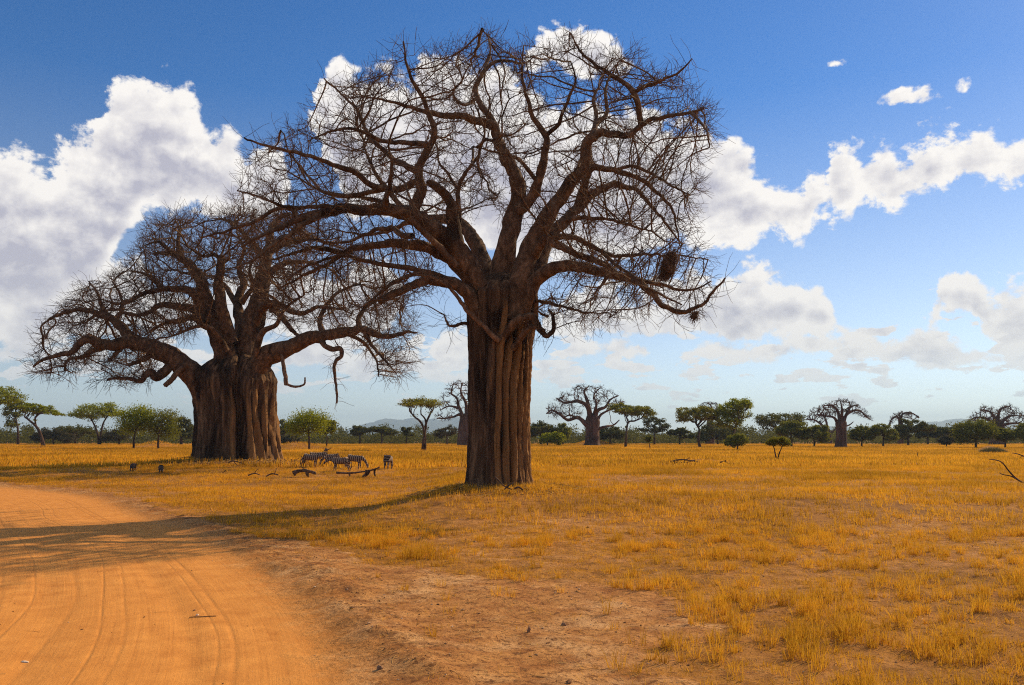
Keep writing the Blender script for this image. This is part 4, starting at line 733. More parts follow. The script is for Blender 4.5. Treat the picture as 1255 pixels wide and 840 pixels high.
    T('flat crowned acacia with thin trunk in front of the wide baobab', 'acacia', G, (766, 549), [(767, 538), (768, 525), (770, 515)], [(768, 504, 20, 6), (758, 500, 12, 5), (784, 502, 14, 5), (797, 509, 9, 4), (776, 508, 14, 5)], 1.5, 'olive', 230, flat=.4, tint=.65, stems=[[(769, 520), (778, 516), (786, 513)]])
    T('dark tree behind the wide baobab and flat crowned acacia', 'tree', D, (748, 546), [(748, 538), (748, 532)], [(748, 531, 15, 7), (740, 534, 9, 7), (757, 535, 9, 6)], 1.5, 'dark', 190)
    T('dark wispy half bare tree after the flat crowned acacia', 'tree', D, (802, 546), [(802, 536), (801, 527)], [(801, 527, 14, 8), (797, 517, 12, 6), (812, 523, 8, 8)], 1.5, 'dark', 170, dens=.6)
    T('thin sapling standing alone in the golden grass', 'sapling', None, (797, 552), [(796, 545), (795, 541)], [(795, 539, 4, 4)], .7, 'olive', 40)
    T('dark small umbrella tree before the spreading green tree', 'tree', D, (833, 546), [(833, 538), (832, 531)], [(834, 529, 9, 4), (824, 531, 6, 4), (842, 534, 9, 5)], 1.1, 'dark', 120, flat=.4)
    T('spreading green acacia with curved trunk beside a dense one', 'acacia', G, (858, 549), [(856, 538), (857, 527), (853, 520)], [(850, 511, 20, 7), (840, 505, 12, 5), (866, 510, 15, 9), (858, 503, 14, 5), (836, 516, 8, 3)], 2, 'yellow', 270, flat=.5, per=22, tint=.35)
    T('tall dense green acacia with windswept crown', 'acacia', G, (897, 549), [(898, 535), (902, 522), (906, 512)], [(895, 505, 17, 10), (907, 497, 15, 7), (915, 495, 9, 4), (892, 518, 16, 12), (908, 510, 12, 8)], 2.2, 'green', 360, flat=.7, tint=.45)
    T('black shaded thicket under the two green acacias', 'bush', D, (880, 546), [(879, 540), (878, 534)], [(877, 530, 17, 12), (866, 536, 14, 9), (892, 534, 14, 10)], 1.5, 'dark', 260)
    T('round olive bush at the foot of the tall dense acacia', 'bush', B, (904, 553), [(904, 548), (904, 545)], [(904, 541, 12, 8), (897, 544, 9, 5)], 1.1, 'olive', 190, flat=.8)
    T('broad grey green umbrella tree behind a greener one', 'tree', D, (958, 547), [(957, 536), (955, 525)], [(953, 517, 27, 7), (940, 514, 14, 6), (966, 511, 18, 5), (976, 519, 11, 7), (948, 524, 16, 6)], 2, 'dark', 330, tint=.7, dens=.85)
    T('darker green domed tree overlapping the grey green umbrella', 'tree', G, (970, 548), [(970, 538), (969, 530)], [(970, 527, 17, 9), (962, 530, 12, 8), (975, 521, 10, 5)], 1.6, 'olive', 240, tint=.25)
    T('wide green thicket with brown dead patch before the leaning baobab', 'bush', B, (998, 548), [(998, 542), (997, 536)], [(996, 534, 18, 9), (984, 534, 10, 8), (1003, 527, 11, 6), (1010, 539, 8, 6)], 1.4, 'olive', 270, tint=.3)
    T('round headed pale shrub on two thin stems in open grass', 'shrub', None, (952, 564), [(950, 556), (949, 550)], [(948, 543, 8, 5), (960, 543, 8.5, 5), (954, 540, 9, 3.6)], 1.1, 'yellow', 210, stems=[[(955, 556), (958, 549)]], flat=.8, tint=.25, size=.09, per=34)
    T('green tree just past the straight baobab', 'tree', G, (1056, 548), [(1056, 540), (1055, 533)], [(1056, 531, 11, 9), (1049, 535, 7, 8), (1063, 536, 8, 8)], 1.3, 'olive', 190, tint=.3)
    T('green tree with open base beside the small baobab', 'tree', G, (1082, 548), [(1083, 540), (1082, 533)], [(1081, 530, 14, 8), (1074, 527, 9, 6), (1092, 536, 8, 8)], 1.4, 'olive', 210, tint=.35)
    T('dark green tree hiding the small baobab trunk', 'tree', D, (1113, 547), [(1113, 538), (1113, 528)], [(1112, 526, 14, 10), (1124, 523, 12, 7), (1106, 534, 9, 9), (1134, 526, 12, 6)], 1.7, 'dark', 280, tint=.6)
    T('dark spreading tree beside the one hiding the small baobab', 'tree', D, (1137, 546), [(1137, 538), (1137, 531)], [(1138, 529, 12, 8), (1130, 533, 9, 9), (1146, 533, 8, 7)], 1.4, 'dark', 190)
    T('dark flat tree beneath the far blue hill', 'tree', D, (1160, 546), [(1160, 539), (1160, 532)], [(1162, 529, 14, 5), (1152, 532, 10, 6), (1170, 533, 8, 6)], 1.4, 'dark', 190)
    T('brownish low round bush near the rounded green bush', 'bush', B, (1160, 549), [(1160, 545), (1160, 542)], [(1160, 541, 9, 6)], .8, 'grey', 110, tint=.3)
    T('large rounded green bush in front of the wide far baobab', 'bush', B, (1196, 550), [(1196, 543), (1195, 535)], [(1195, 531, 24, 13), (1190, 522, 17, 6), (1206, 525, 14, 8), (1180, 538, 10, 8)], 1.7, 'olive', 460, flat=.8, tint=.22)
    T('smaller round dark bush beside the large rounded bush', 'bush', B, (1232, 550), [(1232, 544), (1232, 539)], [(1232, 536, 11, 9)], 1.3, 'olive', 170, tint=.12)
    T('dark green bush at the far end of the tree line', 'bush', B, (1256, 550), [(1256, 542), (1256, 536)], [(1256, 532, 13, 12), (1268, 536, 12, 10)], 1.4, 'olive', 200, tint=.2)
    # woodland mass beyond
    mb = MB(); n = 5600; az = RNG.uniform(-760, 760, n); Yw = RNG.uniform(335, 520, n); X = az / F * Yw; Z = fbm(az / 9., Yw * 0 + 2, 81, 3); Hh = (2.2 + 9.5 * np.clip(Z - .22, 0, 1)) * Yw / 400
    u = RNG.uniform(0, 1, n); pts = np.stack([X, Yw, Hh * u], 1); leaf_cloud(mb, pts, 24, 1.5, .6, .8, .35)
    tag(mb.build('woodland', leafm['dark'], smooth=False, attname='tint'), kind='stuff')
    # hills
    m, t, out = newmat('hill_scrub'); g = t.node('ShaderNodeNewGeometry').outputs['Position']; nn = t.noise(g, .004, 7, .65)
    principled(t, out, t.mix(t.map(nn, .35, .65), (.035, .045, .022), (.11, .10, .055)), 1)
    def hill(pts, Yh, depth):
        px = np.arange(pts[0][0], pts[-1][0] + .1, 1.0); py = np.interp(px, [p[0] for p in pts], [p[1] for p in pts]); nx = len(px); ny = 26; V = []
        for j in range(ny):
            v = (j / (ny - 1)) * 2 - 1; Yj = Yh + v * depth; hf = (1 - abs(v) ** 1.5)
            h = np.array([P(a, b, Yh)[2] for a, b in zip(px, py)]); n1 = 1 + .35 * (fbm(px / 14, px * 0 + j * .35, 91, 4) - .5) * (abs(v) > .02)
            V.append(np.stack([(px - CX) / F * Yh, np.full(nx, Yj), np.maximum(h, 0) * hf * n1 - 3], 1))
        V = np.vstack(V); i, k = np.meshgrid(np.arange(ny - 1), np.arange(nx - 1), indexing='ij'); b = i * nx + k; mb = MB(); mb.add(V, np.stack([b, b + 1, b + nx + 1, b + nx], -1).reshape(-1, 4))
        tag(mb.build('hills', m), kind='structure')
    hill([(405, 536.5), (425, 529), (440, 523), (455, 518), (470, 514.5), (500, 514), (520, 514), (545, 513.5), (560, 512.5), (580, 514), (600, 519), (640, 522), (665, 519), (690, 524), (712, 531), (735, 536.5)], 11500, 1500)
    hill([(405, 536.5), (425, 529.5), (450, 527), (480, 528), (515, 528), (540, 533), (560, 532), (600, 527), (650, 525), (690, 530), (700, 536.5)], 9500, 900)
    hill([(1085, 536.5), (1110, 523), (1140, 517), (1160, 514.5), (1178, 515), (1200, 518), (1240, 519), (1290, 524), (1400, 536.5)], 11500, 1500)
    hill([(-260, 536.5), (-80, 522), (0, 527), (20, 529), (60, 532), (120, 536.5)], 10500, 1200)
    hill([(760, 536.5), (800, 531), (860, 530), (900, 529), (960, 526), (1010, 522), (1060, 526), (1090, 530), (1120, 536.5)], 11000, 1200)
def skin(name, V, E, rad, mat, parent, sub=2, root=0):
    me = bpy.data.meshes.new(name); me.from_pydata([tuple(v) for v in V], E, []); me.materials.append(mat)
    o = bpy.data.objects.new(name, me); COL.objects.link(o); o.parent = parent; m = o.modifiers.new('skin', 'SKIN'); m.use_smooth_shade = True
    for i, d in enumerate(me.skin_vertices[0].data):
        r = rad[i]; d.radius = r if isinstance(r, tuple) else (r, r); d.use_root = i == root
    s = o.modifiers.new('sub', 'SUBSURF'); s.levels = sub; s.render_levels = sub; return o
def zebra_mat():
    m, t, out = newmat('zebra_coat'); tc = t.node('ShaderNodeTexCoord').outputs['Object']; s = t.node('ShaderNodeSeparateXYZ'); t.put(s.inputs[0], tc)
    x, z = s.outputs[0], s.outputs[2]; nz = t.noise(tc, 3.5, 3, .5)
    bodyp = t.math('ADD', t.math('MULTIPLY', x, 36), t.math('MULTIPLY', nz, 6)); rear = t.map(x, -.25, -.6, 0, 1, True)
    legp = t.math('ADD', t.math('MULTIPLY', z, 50), t.math('MULTIPLY', nz, 5)); rump = t.math('ADD', t.math('MULTIPLY', t.math('ADD', z, t.math('MULTIPLY', x, -.7)), 30), t.math('MULTIPLY', nz, 6))
    sb = t.math('SINE', bodyp); sr = t.math('SINE', rump); sl = t.math('SINE', legp)
    def lerp(a, b, f): return t.math('ADD', t.math('MULTIPLY', a, t.math('SUBTRACT', 1, f)), t.math('MULTIPLY', b, f))
    v = lerp(lerp(sb, sr, rear), sl, t.map(z, .85, .7, 0, 1, True)); c = t.mix(t.map(v, -.25, .25), (.05, .032, .024), (.33, .23, .155))
    principled(t, out, c, .8); return m
def zebra(loc, rz, pose, label, zm, dm, s=1.0):
    r = empty('zebra', np.array(loc) - [0, 0, .16], label, 'zebra', 'zebras among the golden grass'); r.rotation_euler = (0, 0, rz); r.scale = (s, s, s)
    if pose == 'graze': nk = [((.74, 0, 1.08), .19), ((.98, 0, .86), .135), ((1.15, 0, .62), .105), ((1.25, 0, .40), .10), ((1.31, 0, .20), .062)]
    elif pose == 'low': nk = [((.76, 0, 1.16), .20), ((1.0, 0, 1.14), .14), ((1.22, 0, 1.10), .11), ((1.40, 0, .94), .10), ((1.55, 0, .76), .062)]
    else: nk = [((.74, 0, 1.22), .20), ((.94, 0, 1.38), .145), ((1.12, 0, 1.50), .11), ((1.32, 0, 1.40), .10), ((1.50, 0, 1.26), .062)]
    V = [(-.58, 0, 1.08), (-.2, 0, 1.03), (.2, 0, 1.02), (.52, 0, 1.06)]; Rd = [.27, .30, .31, .29]
    E = [(0, 1), (1, 2), (2, 3)]; p = 3
    for v, q in nk: V.append(v); Rd.append(q); E.append((p, len(V) - 1)); p = len(V) - 1
    for s_ in (-1, 1):
        k = RNG.uniform(-.06, .06)
        for base, ch in ((0, [((-.62, .15, .88), .17), ((-.54, .16, .68), .12), ((-.74 + k, .15, .46), .055), ((-.70 + k, .15, .13), .04), ((-.66 + k, .15, .02), .048)]), (3, [((.52, .13, .84), .13), ((.48, .14, .66), .085), ((.52 + k, .14, .40), .05), ((.52 + k, .14, .12), .038), ((.55 + k, .14, .02), .046)])):
            p = base
            for v, q in ch: V.append((v[0], v[1] * s_, v[2])); Rd.append(q); E.append((p, len(V) - 1)); p = len(V) - 1
    skin('body', V, E, Rd, zm, r, root=1)
    pts = [np.array(v) for v, q in nk]; mb = MB()   # mane
    mp = catmull([pts[0] + [-.02, 0, .17], pts[1] + [-.04, 0, .15], pts[2] + [-.02, 0, .13]], 5); n = len(mp); up = np.array([-.35, 0, .94]) * .09
    W = []; 
    for q in mp: W += [q + [0, -.02, -.03], q + [0, .02, -.03], q + up + [0, .006, 0], q + up + [0, -.006, 0]]
    f = [[a * 4 + k, a * 4 + (k + 1) % 4, a * 4 + 4 + (k + 1) % 4, a * 4 + 4 + k] for a in range(n - 1) for k in range(4)]; mb.add(np.array(W), [np.array(f), np.array([[3, 2, 1, 0], [n * 4 - 4, n * 4 - 3, n * 4 - 2, n * 4 - 1]])]); mb.build('mane', zm, r)
    for s_ in (-1, 1):
        mb = MB(); e = pts[2] + [0, s_ * .06, .06]; tube(mb, [e, e + [-.02, s_ * .03, .10], e + [0, s_ * .03, .19]], [.03, .04, .008], 7); mb.build('ear', dm, r)
    mb = MB(); tube(mb, [(-.80, 0, 1.12), (-.88, 0, .98), (-.89, 0, .75), (-.88, 0, .5), (-.87, 0, .42)], [.035, .025, .02, .045, .01], 7); mb.build('tail', dm, r)
    return r
def gp(px, py, yd=0):
    y = gyd(py) + yd
    for _ in range(25):
        q = P(px, py, y); z = float(gz([q[0]], [y])[0]); d = ray(px, py); y += (z - (q[2] if yd == 0 else z)) / (d[2] / d[1]) * .8
    q = P(px, py, y); return np.array([q[0], y, float(gz([q[0]], [y])[0])])
def fauna():
    zm = zebra_mat(); dm, t, out = newmat('dark_hair'); principled(t, out, (.04, .025, .02), .9)
    zebra(gp(380, 573), R(-8), 'low', 'zebra standing at the squat baobab side of the herd with its head lowered', zm, dm)
    zebra(gp(386, 568.5), R(12), 'low', 'zebra mostly hidden behind the broadside zebra by the squat baobab', zm, dm, .95)
    zebra(gp(408, 571), R(200), 'graze', 'zebra grazing behind the dark necked one, muzzle in the grass', zm, dm, .95)
    zebra(gp(418, 578), R(172), 'low', 'zebra with dark neck looking towards the broadside zebra, legs sunk in grass', zm, dm, .98)
    zebra(gp(434, 574.5), R(-14), 'graze', 'zebra grazing head down and pointing to the tall baobab', zm, dm)
    zebra(gp(476, 575), R(84), 'graze', 'lone zebra seen from behind, standing apart near the tall baobab', zm, dm)
    # dark small animals in the shade of the squat tree
    gm, t, out = newmat('grey_hide'); n = t.noise(t.node('ShaderNodeTexCoord').outputs['Object'], 9, 4, .6); principled(t, out, t.mix(n, (.025, .018, .015), (.10, .07, .055)), .85)
    for (px, py, rz, lab) in ((163, 577.5, R(100), 'small dark warthog seen from behind, farther from the squat baobab'), (197, 580, R(-62), 'small dark warthog with snout lowered, closer to the squat baobab')):
        r = empty('warthog', gp(px, py), lab, 'warthog', 'warthogs in the shaded grass'); r.rotation_euler = (0, 0, rz); r.scale = (.9, .9, .9)
        V = [(-.38, 0, .5), (-.05, 0, .52), (.25, 0, .52), (.48, 0, .48), (.64, 0, .38), (.80, 0, .24)]; Rd = [.19, .215, .21, .17, .14, .075]; E = [(i, i + 1) for i in range(5)]
        for s_ in (-1, 1):
            for b, x in ((0, -.40), (2, .26)):
                p = b
                for v, q in (((x, .1 * s_, .33), .085), ((x - .03, .1 * s_, .17), .042), ((x, .1 * s_, .01), .034)): V.append(v); Rd.append(q); E.append((p, len(V) - 1)); p = len(V) - 1
        skin('body', V, E, Rd, gm, r, root=1)
        for s_ in (-1, 1):
            mb = MB(); tube(mb, [(.55, .08 * s_, .48), (.52, .13 * s_, .56), (.52, .15 * s_, .63)], [.03, .035, .006], 7); mb.build('ear', gm, r)
            mb = MB(); tube(mb, [(.76, .06 * s_, .24), (.80, .13 * s_, .25), (.79, .15 * s_, .33)], [.018, .015, .004], 6); mb.build('tusk', TUSK, r)
        mb = MB(); tube(mb, [(-.55, 0, .58), (-.62, 0, .5), (-.63, 0, .3)], [.014, .01, .02], 6); mb.build('tail', gm, r)
def wood_things():
    bw = bark_mat('dead_wood', (.045, .025, .018), (.13, .075, .045), (.26, .17, .11), 2.5, 1, .03, .42)
    def log(name, lab, cat, lst, y, group=None, yo=None):
        c0 = gp(lst[0][0][0][0], y) if yo is None else gp(lst[0][0][0][0], y, yo); r = empty(name, c0, lab, cat, group); Y = c0[1]
        for bi, (pts, r0, r1) in enumerate(lst):
            p = catmull([P(a, b, Y + (c if isinstance(c, float) else 0)) for a, b, *cc in pts for c in [cc[0] if cc else 0]], 6) - c0; L = np.linspace(0, 1, len(p)); m = Y / F
            mb = MB(); tube(mb, p, (r0 * (1 - L) + r1 * L) * m, 10, rough=.4, seed=bi + int(y)); mb.build('log' if bi == 0 else 'branch', bw, r)
    log('fallen_log', 'short dark fallen log lying below the broadside zebra', 'log', [([(359, 580), (366, 577.6), (374, 577), (381, 578.5), (387, 580.5)], 2.4, 1.6), ([(373, 577), (371, 573.5), (370, 571.5)], .6, .3), ([(363, 578), (361, 583)], 1.8, 1.2), ([(376, 578), (378, 585)], 2.2, 1.3)], 585, 'fallen dead wood near the zebras')
    log('fallen_log', 'long dark fallen trunk with raised broken tip lying before the grazing zebras', 'log', [([(412, 579.5), (424, 580), (436, 579.5), (447, 578), (455, 576.5), (461, 574.8), (465, 572.4)], 1.3, .7), ([(451, 577), (449, 581), (444, 585.5)], 3.2, 1.6), ([(459, 575.5), (459, 580), (460, 584)], 1.6, .8), ([(428, 580), (429, 584)], 1.2, .7)], 585, 'fallen dead wood near the zebras')
    log('dead_stump', 'small dark stub with one pointing twig behind the zebras', 'stump', [([(399, 554.5), (399.5, 551.5), (400, 550)], 2.6, 1.7), ([(400, 552.5), (403, 551), (406, 549)], .7, .3)], 556)
    log('fallen_branch', 'thin forked dead branch poking out of the grass at the picture edge', 'branch', [([(1250, 590), (1243, 584.5), (1236, 577), (1228, 567), (1220, 564), (1212, 563)], 1.15, .45), ([(1247, 588), (1238, 583.5), (1230, 582), (1225, 580)], .8, .35), ([(1262, 596), (1250, 590)], 1.1, 1.1)], 592)
    log('fallen_branch', 'short thin dead branch farther off behind the forked dead branch', 'branch', [([(1263, 562), (1254, 559), (1247, 556.5), (1240, 555.5)], .9, .4), ([(1254, 559), (1250, 561)], .5, .3)], 564)
    log('fallen_branch', 'flat dark dead branch in the grass beside the squat baobab foot', 'branch', [([(210, 562.5), (220, 561.5), (229, 560.5), (236, 560)], .6, .9)], 564)
    log('fallen_branch', 'twisted pale dead branches at the foot of the squat baobab', 'branch', [([(280, 567), (285, 565), (290, 566), (295, 567)], .9, .5), ([(287, 566), (289, 569), (293, 572)], .5, .3), ([(270, 581), (274, 579), (277, 576)], .5, .4)], 580)
    log('fallen_branch', 'small dark dead branches with an upright twig between squat baobab and fallen logs', 'branch', [([(304, 583), (309, 581), (313, 580.5), (318, 582)], .9, .6), ([(312, 580), (314, 577), (316, 575)], .5, .3), ([(326, 584), (333, 581), (341, 582)], .9, .7), ([(336, 582), (338, 577), (339, 574)], .5, .3)], 586)
    log('brushwood_pile', 'low heap of dark fallen brushwood in the plain, right of the flat crowned acacia', 'brushwood', [([(822, 566), (835, 563.5), (848, 565), (858, 567)], 1.1, .7), ([(838, 566), (842, 563), (845, 561)], .7, .3), ([(826, 567), (840, 567), (852, 564)], .9, .6), ([(880, 568), (888, 565.5), (893, 568), (905, 569)], 1.0, .5), ([(888, 566), (890, 563.5)], .5, .3)], 569)
    log('dead_stick', 'thin upright stick in open grass before the small far baobab', 'stick', [([(1125, 562), (1124.7, 558), (1125, 554)], .6, .3)], 562)
    # knee high rubble at the foot of the tall tree
    log('fallen_branch', 'broken bark slabs and sticks at the foot of the tall baobab', 'branch', [([(607, 585, -2.), (612, 590, -2.1), (618, 596, -2.2), (627, 600, -2.3)], .9, .6), ([(618, 600, -2.3), (624, 595, -2.3), (630, 591, -2.2)], 1.0, .5), ([(630, 599, -2.2), (636, 597.5, -2.2), (641, 601, -2.2)], 1.3, .7)], 600)
    hump = gp(1217, 555.5); m = leaf_mat('dull_grass', (.10, .075, .03), (.24, .19, .07), .3); mb = MB(); n = 900
    a = RNG.uniform(0, 6.3, n); q = np.sqrt(RNG.uniform(0, 1, n)); x = np.cos(a) * q * 2.6; y = np.sin(a) * q * 2; h = .85 * (1 - q ** 2) + .15
    blades(mb, x, y, h * .35, 6, np.full(n, .25), h * .9, .03, .6, np.full(n, .5), 1); o = mb.build('grass_tussock', m, attname='tint'); o.location = hump; tag(o, 'low wide greyish grass hump before the rounded green bush', 'grass tussock')
    # stones and clods one can point to
    st, t, out = newmat('stone'); n = t.noise(t.node('ShaderNodeNewGeometry').outputs['Position'], 22, 5, .6); principled(t, out, t.mix(n, C_ST1, C_ST2), .9)
    pale, t, out = newmat('pale_stone'); principled(t, out, (.78, .6, .42), .9)
    for px, py, r, lab, mt, sq in ((242, 754.5, .035, 'single pale stone on the smooth dirt road', pale, (1.1, 1, .7)), (691, 767, .055, 'grey rounded stone on bare soil, its shadow cast towards the road', st, (1, 1, .85)), (648, 775, .05, 'reddish upright clod near the grey rounded stone', st, (.7, .7, 1.5)), (466, 820, .045, 'small dark clod beside the tyre marks', st, (1.2, 1, .9)), (30, 812, .05, 'flat pale stone at the near road edge', pale, (1.6, 1, .35)), (1127, 585, .13, 'dark dung lump on the short grass before the thin upright stick', st, (1.5, 1, .8)), (1020, 600.5, .12, 'small dark lump on the grass in the middle of the open plain', st, (1.2, 1, .9))):
        c = gp(px, py); r *= .7; mb = MB(); lump(mb, (0, 0, 0), r, px, sq, (16, 11), .8); o = mb.build('stone', mt); o.location = c + [0, 0, r * sq[2] * .55]; tag(o, lab, 'stone', 'stones and clods on the soil')
    p0, p1 = gp(232, 757.5), gp(264, 756.5); o = MB(); pts = catmull([p0, (p0 + p1) / 2 + [0, -.03, .0], p1 + [0, .04, 0]], 5); pts[:, 2] = gz(pts[:, 0], pts[:, 1]) + .012; tube(o, pts - p0, .008, 6); o = o.build('dead_twig', bw); o.location = p0; tag(o, 'thin dark twig lying by the pale stone on the road', 'twig')
C_ST1 = (.14, .07, .035); C_ST2 = (.36, .20, .11)
SUN_AZ, SUN_EL = R(50), R(32)          # azimuth from +Y towards +X
# cloud decks as (px, top py, bottom py) outlines, turned into azimuth / elevation curves
DECK1 = [(-260, 110, 340), (-60, 165, 345), (0, 188, 395), (15, 185, 395), (40, 200, 392), (58, 214, 390), (75, 190, 385), (95, 168, 372), (115, 163, 352), (130, 130, 328), (145, 115, 300), (158, 110, 278), (170, 109, 262), (180, 108, 254), (195, 110, 256), (212, 116, 262), (225, 128, 252), (240, 128, 250), (250, 146, 254), (262, 160, 262), (280, 162, 264), (292, 180, 262), (303, 200, 258), (320, 184, 262), (345, 188, 260), (356, 226, 236), (364, 260, 210), (376, 180, 130), (384, 138, 150), (391, 98, 160), (405, 80, 200), (420, 74, 262), (435, 92, 266), (450, 95, 264), (470, 94, 262), (490, 94, 262), (508, 100, 266), (520, 80, 272), (540, 75, 280), (560, 84, 290), (600, 94, 308), (625, 108, 330), (645, 124, 330), (700, 140, 322), (745, 132, 318), (780, 134, 306), (800, 130, 298), (830, 148, 292), (860, 158, 292), (880, 168, 296), (900, 178, 298), (915, 190, 298), (930, 207, 288), (945, 206, 280), (960, 211, 284), (975, 214, 292), (987, 205, 288), (998, 207, 268), (1010, 214, 268), (1022, 182, 272), (1040, 177, 268), (1050, 180, 252), (1060, 180, 240), (1082, 172, 252), (1100, 190, 254), (1115, 187, 248), (1130, 178, 238), (1145, 170, 228), (1165, 163, 228), (1185, 155, 232), (1205, 151, 232), (1225, 155, 226), (1255, 162, 226), (1400, 150, 240)]
DECK2 = [(-260, 120, 60), (636, 110, 40), (648, 72, 76), (660, 50, 80), (680, 40, 84), (705, 36, 88), (735, 38, 90), (755, 49, 92), (768, 60, 92), (778, 80, 84), (790, 130, 60), (1400, 130, 60)]
DECK3 = [(-260, 370, 440), (0, 350, 425), (30, 345, 432), (55, 340, 425), (80, 335, 412), (110, 330, 400), (150, 318, 400), (200, 350, 410), (250, 380, 420), (280, 330, 400), (330, 325, 410), (380, 335, 430), (440, 325, 420), (480, 340, 400), (505, 400, 370), (525, 420, 425), (540, 402, 446), (565, 400, 448), (585, 412, 446), (610, 440, 420), (650, 420, 400), (672, 382, 412), (700, 358, 414), (722, 353, 414), (745, 350, 413), (762, 366, 413), (785, 362, 413), (800, 350, 413), (830, 345, 413), (880, 341, 414), (905, 334, 414), (930, 330, 414), (960, 330, 413), (976, 342, 412), (986, 353, 410), (998, 350, 408), (1010, 358, 408), (1022, 384, 408), (1036, 399, 408), (1046, 412, 400), (1090, 430, 380), (1136, 400, 385), (1146, 372, 398), (1152, 352, 372), (1168, 347, 374), (1195, 349, 376), (1206, 362, 412), (1216, 378, 416), (1232, 364, 418), (1255, 361, 420), (1400, 350, 430)]
DECK4 = [(-260, 440, 450), (0, 424, 442), (40, 420, 440), (90, 432, 446), (130, 440, 438), (180, 436, 440), (350, 420, 440), (440, 430, 452), (500, 440, 452), (560, 462, 480), (600, 470, 484), (640, 450, 440), (690, 440, 436), (704, 418, 436), (730, 415, 437), (756, 414, 437), (790, 424, 437), (803, 438, 432), (822, 436, 436), (832, 419, 442), (855, 415, 443), (880, 417, 443), (915, 424, 443), (950, 428, 442), (966, 420, 430), (1000, 411, 428), (1040, 411, 428), (1078, 417, 427), (1086, 434, 434), (1100, 417, 446), (1118, 410, 447), (1140, 408, 447), (1160, 416, 447), (1200, 428, 447), (1224, 438, 446), (1240, 450, 440), (1400, 440, 450)]
WISPS = [(1108, 117, 26, 7, .1), (1128, 122, 20, 6, .0), (1026, 78, 12, 5, -.2), (1182, 105, 12, 7, -.5), (1160, 245, 14, 7, -.2)]
A0, A1, E1 = -.66, .66, .62
def world():
    w = bpy.data.worlds.new('World'); SC.world = w; w.use_nodes = True; t = NT(w.node_tree); t.n.clear()
    out = t.node('ShaderNodeOutputWorld'); bg = t.node('ShaderNodeBackground'); t.l.new(bg.outputs[0], out.inputs[0])
    sky = t.node('ShaderNodeTexSky', sky_type='NISHITA'); sky.sun_disc = False; sky.sun_elevation = SUN_EL; sky.sun_rotation = SUN_AZ
    sky.altitude = 1100; sky.air_density = SKY_AIR; sky.dust_density = SKY_DUST; sky.ozone_density = SKY_OZ
    d = t.node('ShaderNodeTexCoord').outputs['Generated']; s = t.node('ShaderNodeSeparateXYZ'); t.put(s.inputs[0], d)
    az = t.math('ARCTAN2', s.outputs[0], s.outputs[1]); el = t.math('ARCSINE', s.outputs[2])
    def fields(vec, lite=False):
        st = t.vmul(vec, (1, 1, 1.2)); big = t.noise(st, 7, 2, .5, .2); fn = t.noise(st, 17, 8 if not lite else 5, .66, .15)
        vo = t.node('ShaderNodeTexVoronoi', feature='F1'); t.put(vo.inputs['Vector'], st)
        vo.inputs['Scale'].default_value = 30; vo.inputs['Detail'].default_value = 2 if not lite else 1; vo.inputs['Roughness'].default_value = .6; vo.normalize = True
        return big, fn, t.math('SUBTRACT', 1, vo.outputs['Distance'])
    big, fn, puff = fields(d)
    wz = t.math('MULTIPLY', t.math('SUBTRACT', fn, .5), .03)
    f = t.map(t.math('ADD', az, wz), A0, A1)
    def curve(knots, k):
        n = t.node('ShaderNodeFloatCurve'); c = n.mapping.curves[0]; pts = []
        for q in knots:
            a, e = azel(q[0], q[k]); x = (a - A0) / (A1 - A0)
            if 0 < x < 1: pts.append((x, min(1, max(0, e / E1))))
        pts = [(0, pts[0][1])] + pts + [(1, pts[-1][1])]
        while len(c.points) < len(pts): c.points.new(.5, .5)
        for p, (x, y) in zip(c.points, pts): p.location = (x, y); p.handle_type = 'VECTOR'
        n.mapping.update(); t.put(n.inputs['Value'], f); return t.math('MULTIPLY', n.outputs[0], E1)
    mx = hgt = None
    for kn, gain in ((DECK1, 1.0), (DECK2, 1.0), (DECK3, 1.0), (DECK4, 1.35)):
        tp, bt = curve(kn, 1), curve(kn, 2); up = t.math('SUBTRACT', tp, el); dn = t.math('SUBTRACT', el, bt)
        v = t.math('MULTIPLY', t.math('MINIMUM', up, t.math('MULTIPLY', dn, 1.5)), gain / .055); v = t.math('MINIMUM', v, 1.15)
        fr = t.math('DIVIDE', up, t.math('MAXIMUM', t.math('SUBTRACT', tp, bt), .02), clamp=True)
        h = t.math('MULTIPLY', fr, t.map(v, -.25, .1))
        mx = v if mx is None else t.math('MAXIMUM', mx, v); hgt = h if hgt is None else t.math('MAXIMUM', hgt, h)
    for px, py, rx, ry, wt in WISPS:
        a, e = azel(px, py); dx = t.math('MULTIPLY', t.math('SUBTRACT', az, a), F / rx * .93); dy = t.math('MULTIPLY', t.math('SUBTRACT', el, e), F / ry * .9)
        v = t.math('SUBTRACT', wt, t.math('ADD', t.math('MULTIPLY', dx, dx), t.math('MULTIPLY', dy, dy))); mx = t.math('MAXIMUM', mx, t.math('MULTIPLY', v, .25))
    inside = t.map(t.math('ABSOLUTE', az), .60, .66, 1, 0)
    gen = t.map(t.noise(t.vmul(d, (1, 1, 2.4)), 3.4, 2, .5), .50, .66, -.6, .9)
    low = t.math('MULTIPLY', t.math('SUBTRACT', t.noise(t.vmul(d, (1, 1, 3.2)), 20, 4, .55), .50), 6.0); low = t.math('SUBTRACT', low, t.math('MULTIPLY', t.math('ABSOLUTE', t.math('SUBTRACT', el, .09)), 18))
    mx = t.math('MAXIMUM', mx, t.math('MINIMUM', low, .35)); mx = t.math('ADD', t.math('MULTIPLY', mx, inside), t.math('MULTIPLY', t.math('MAXIMUM', gen, low), t.math('SUBTRACT', 1, inside)))
    mx = t.math('SUBTRACT', mx, t.map(el, -.01, .02, 3, 0))
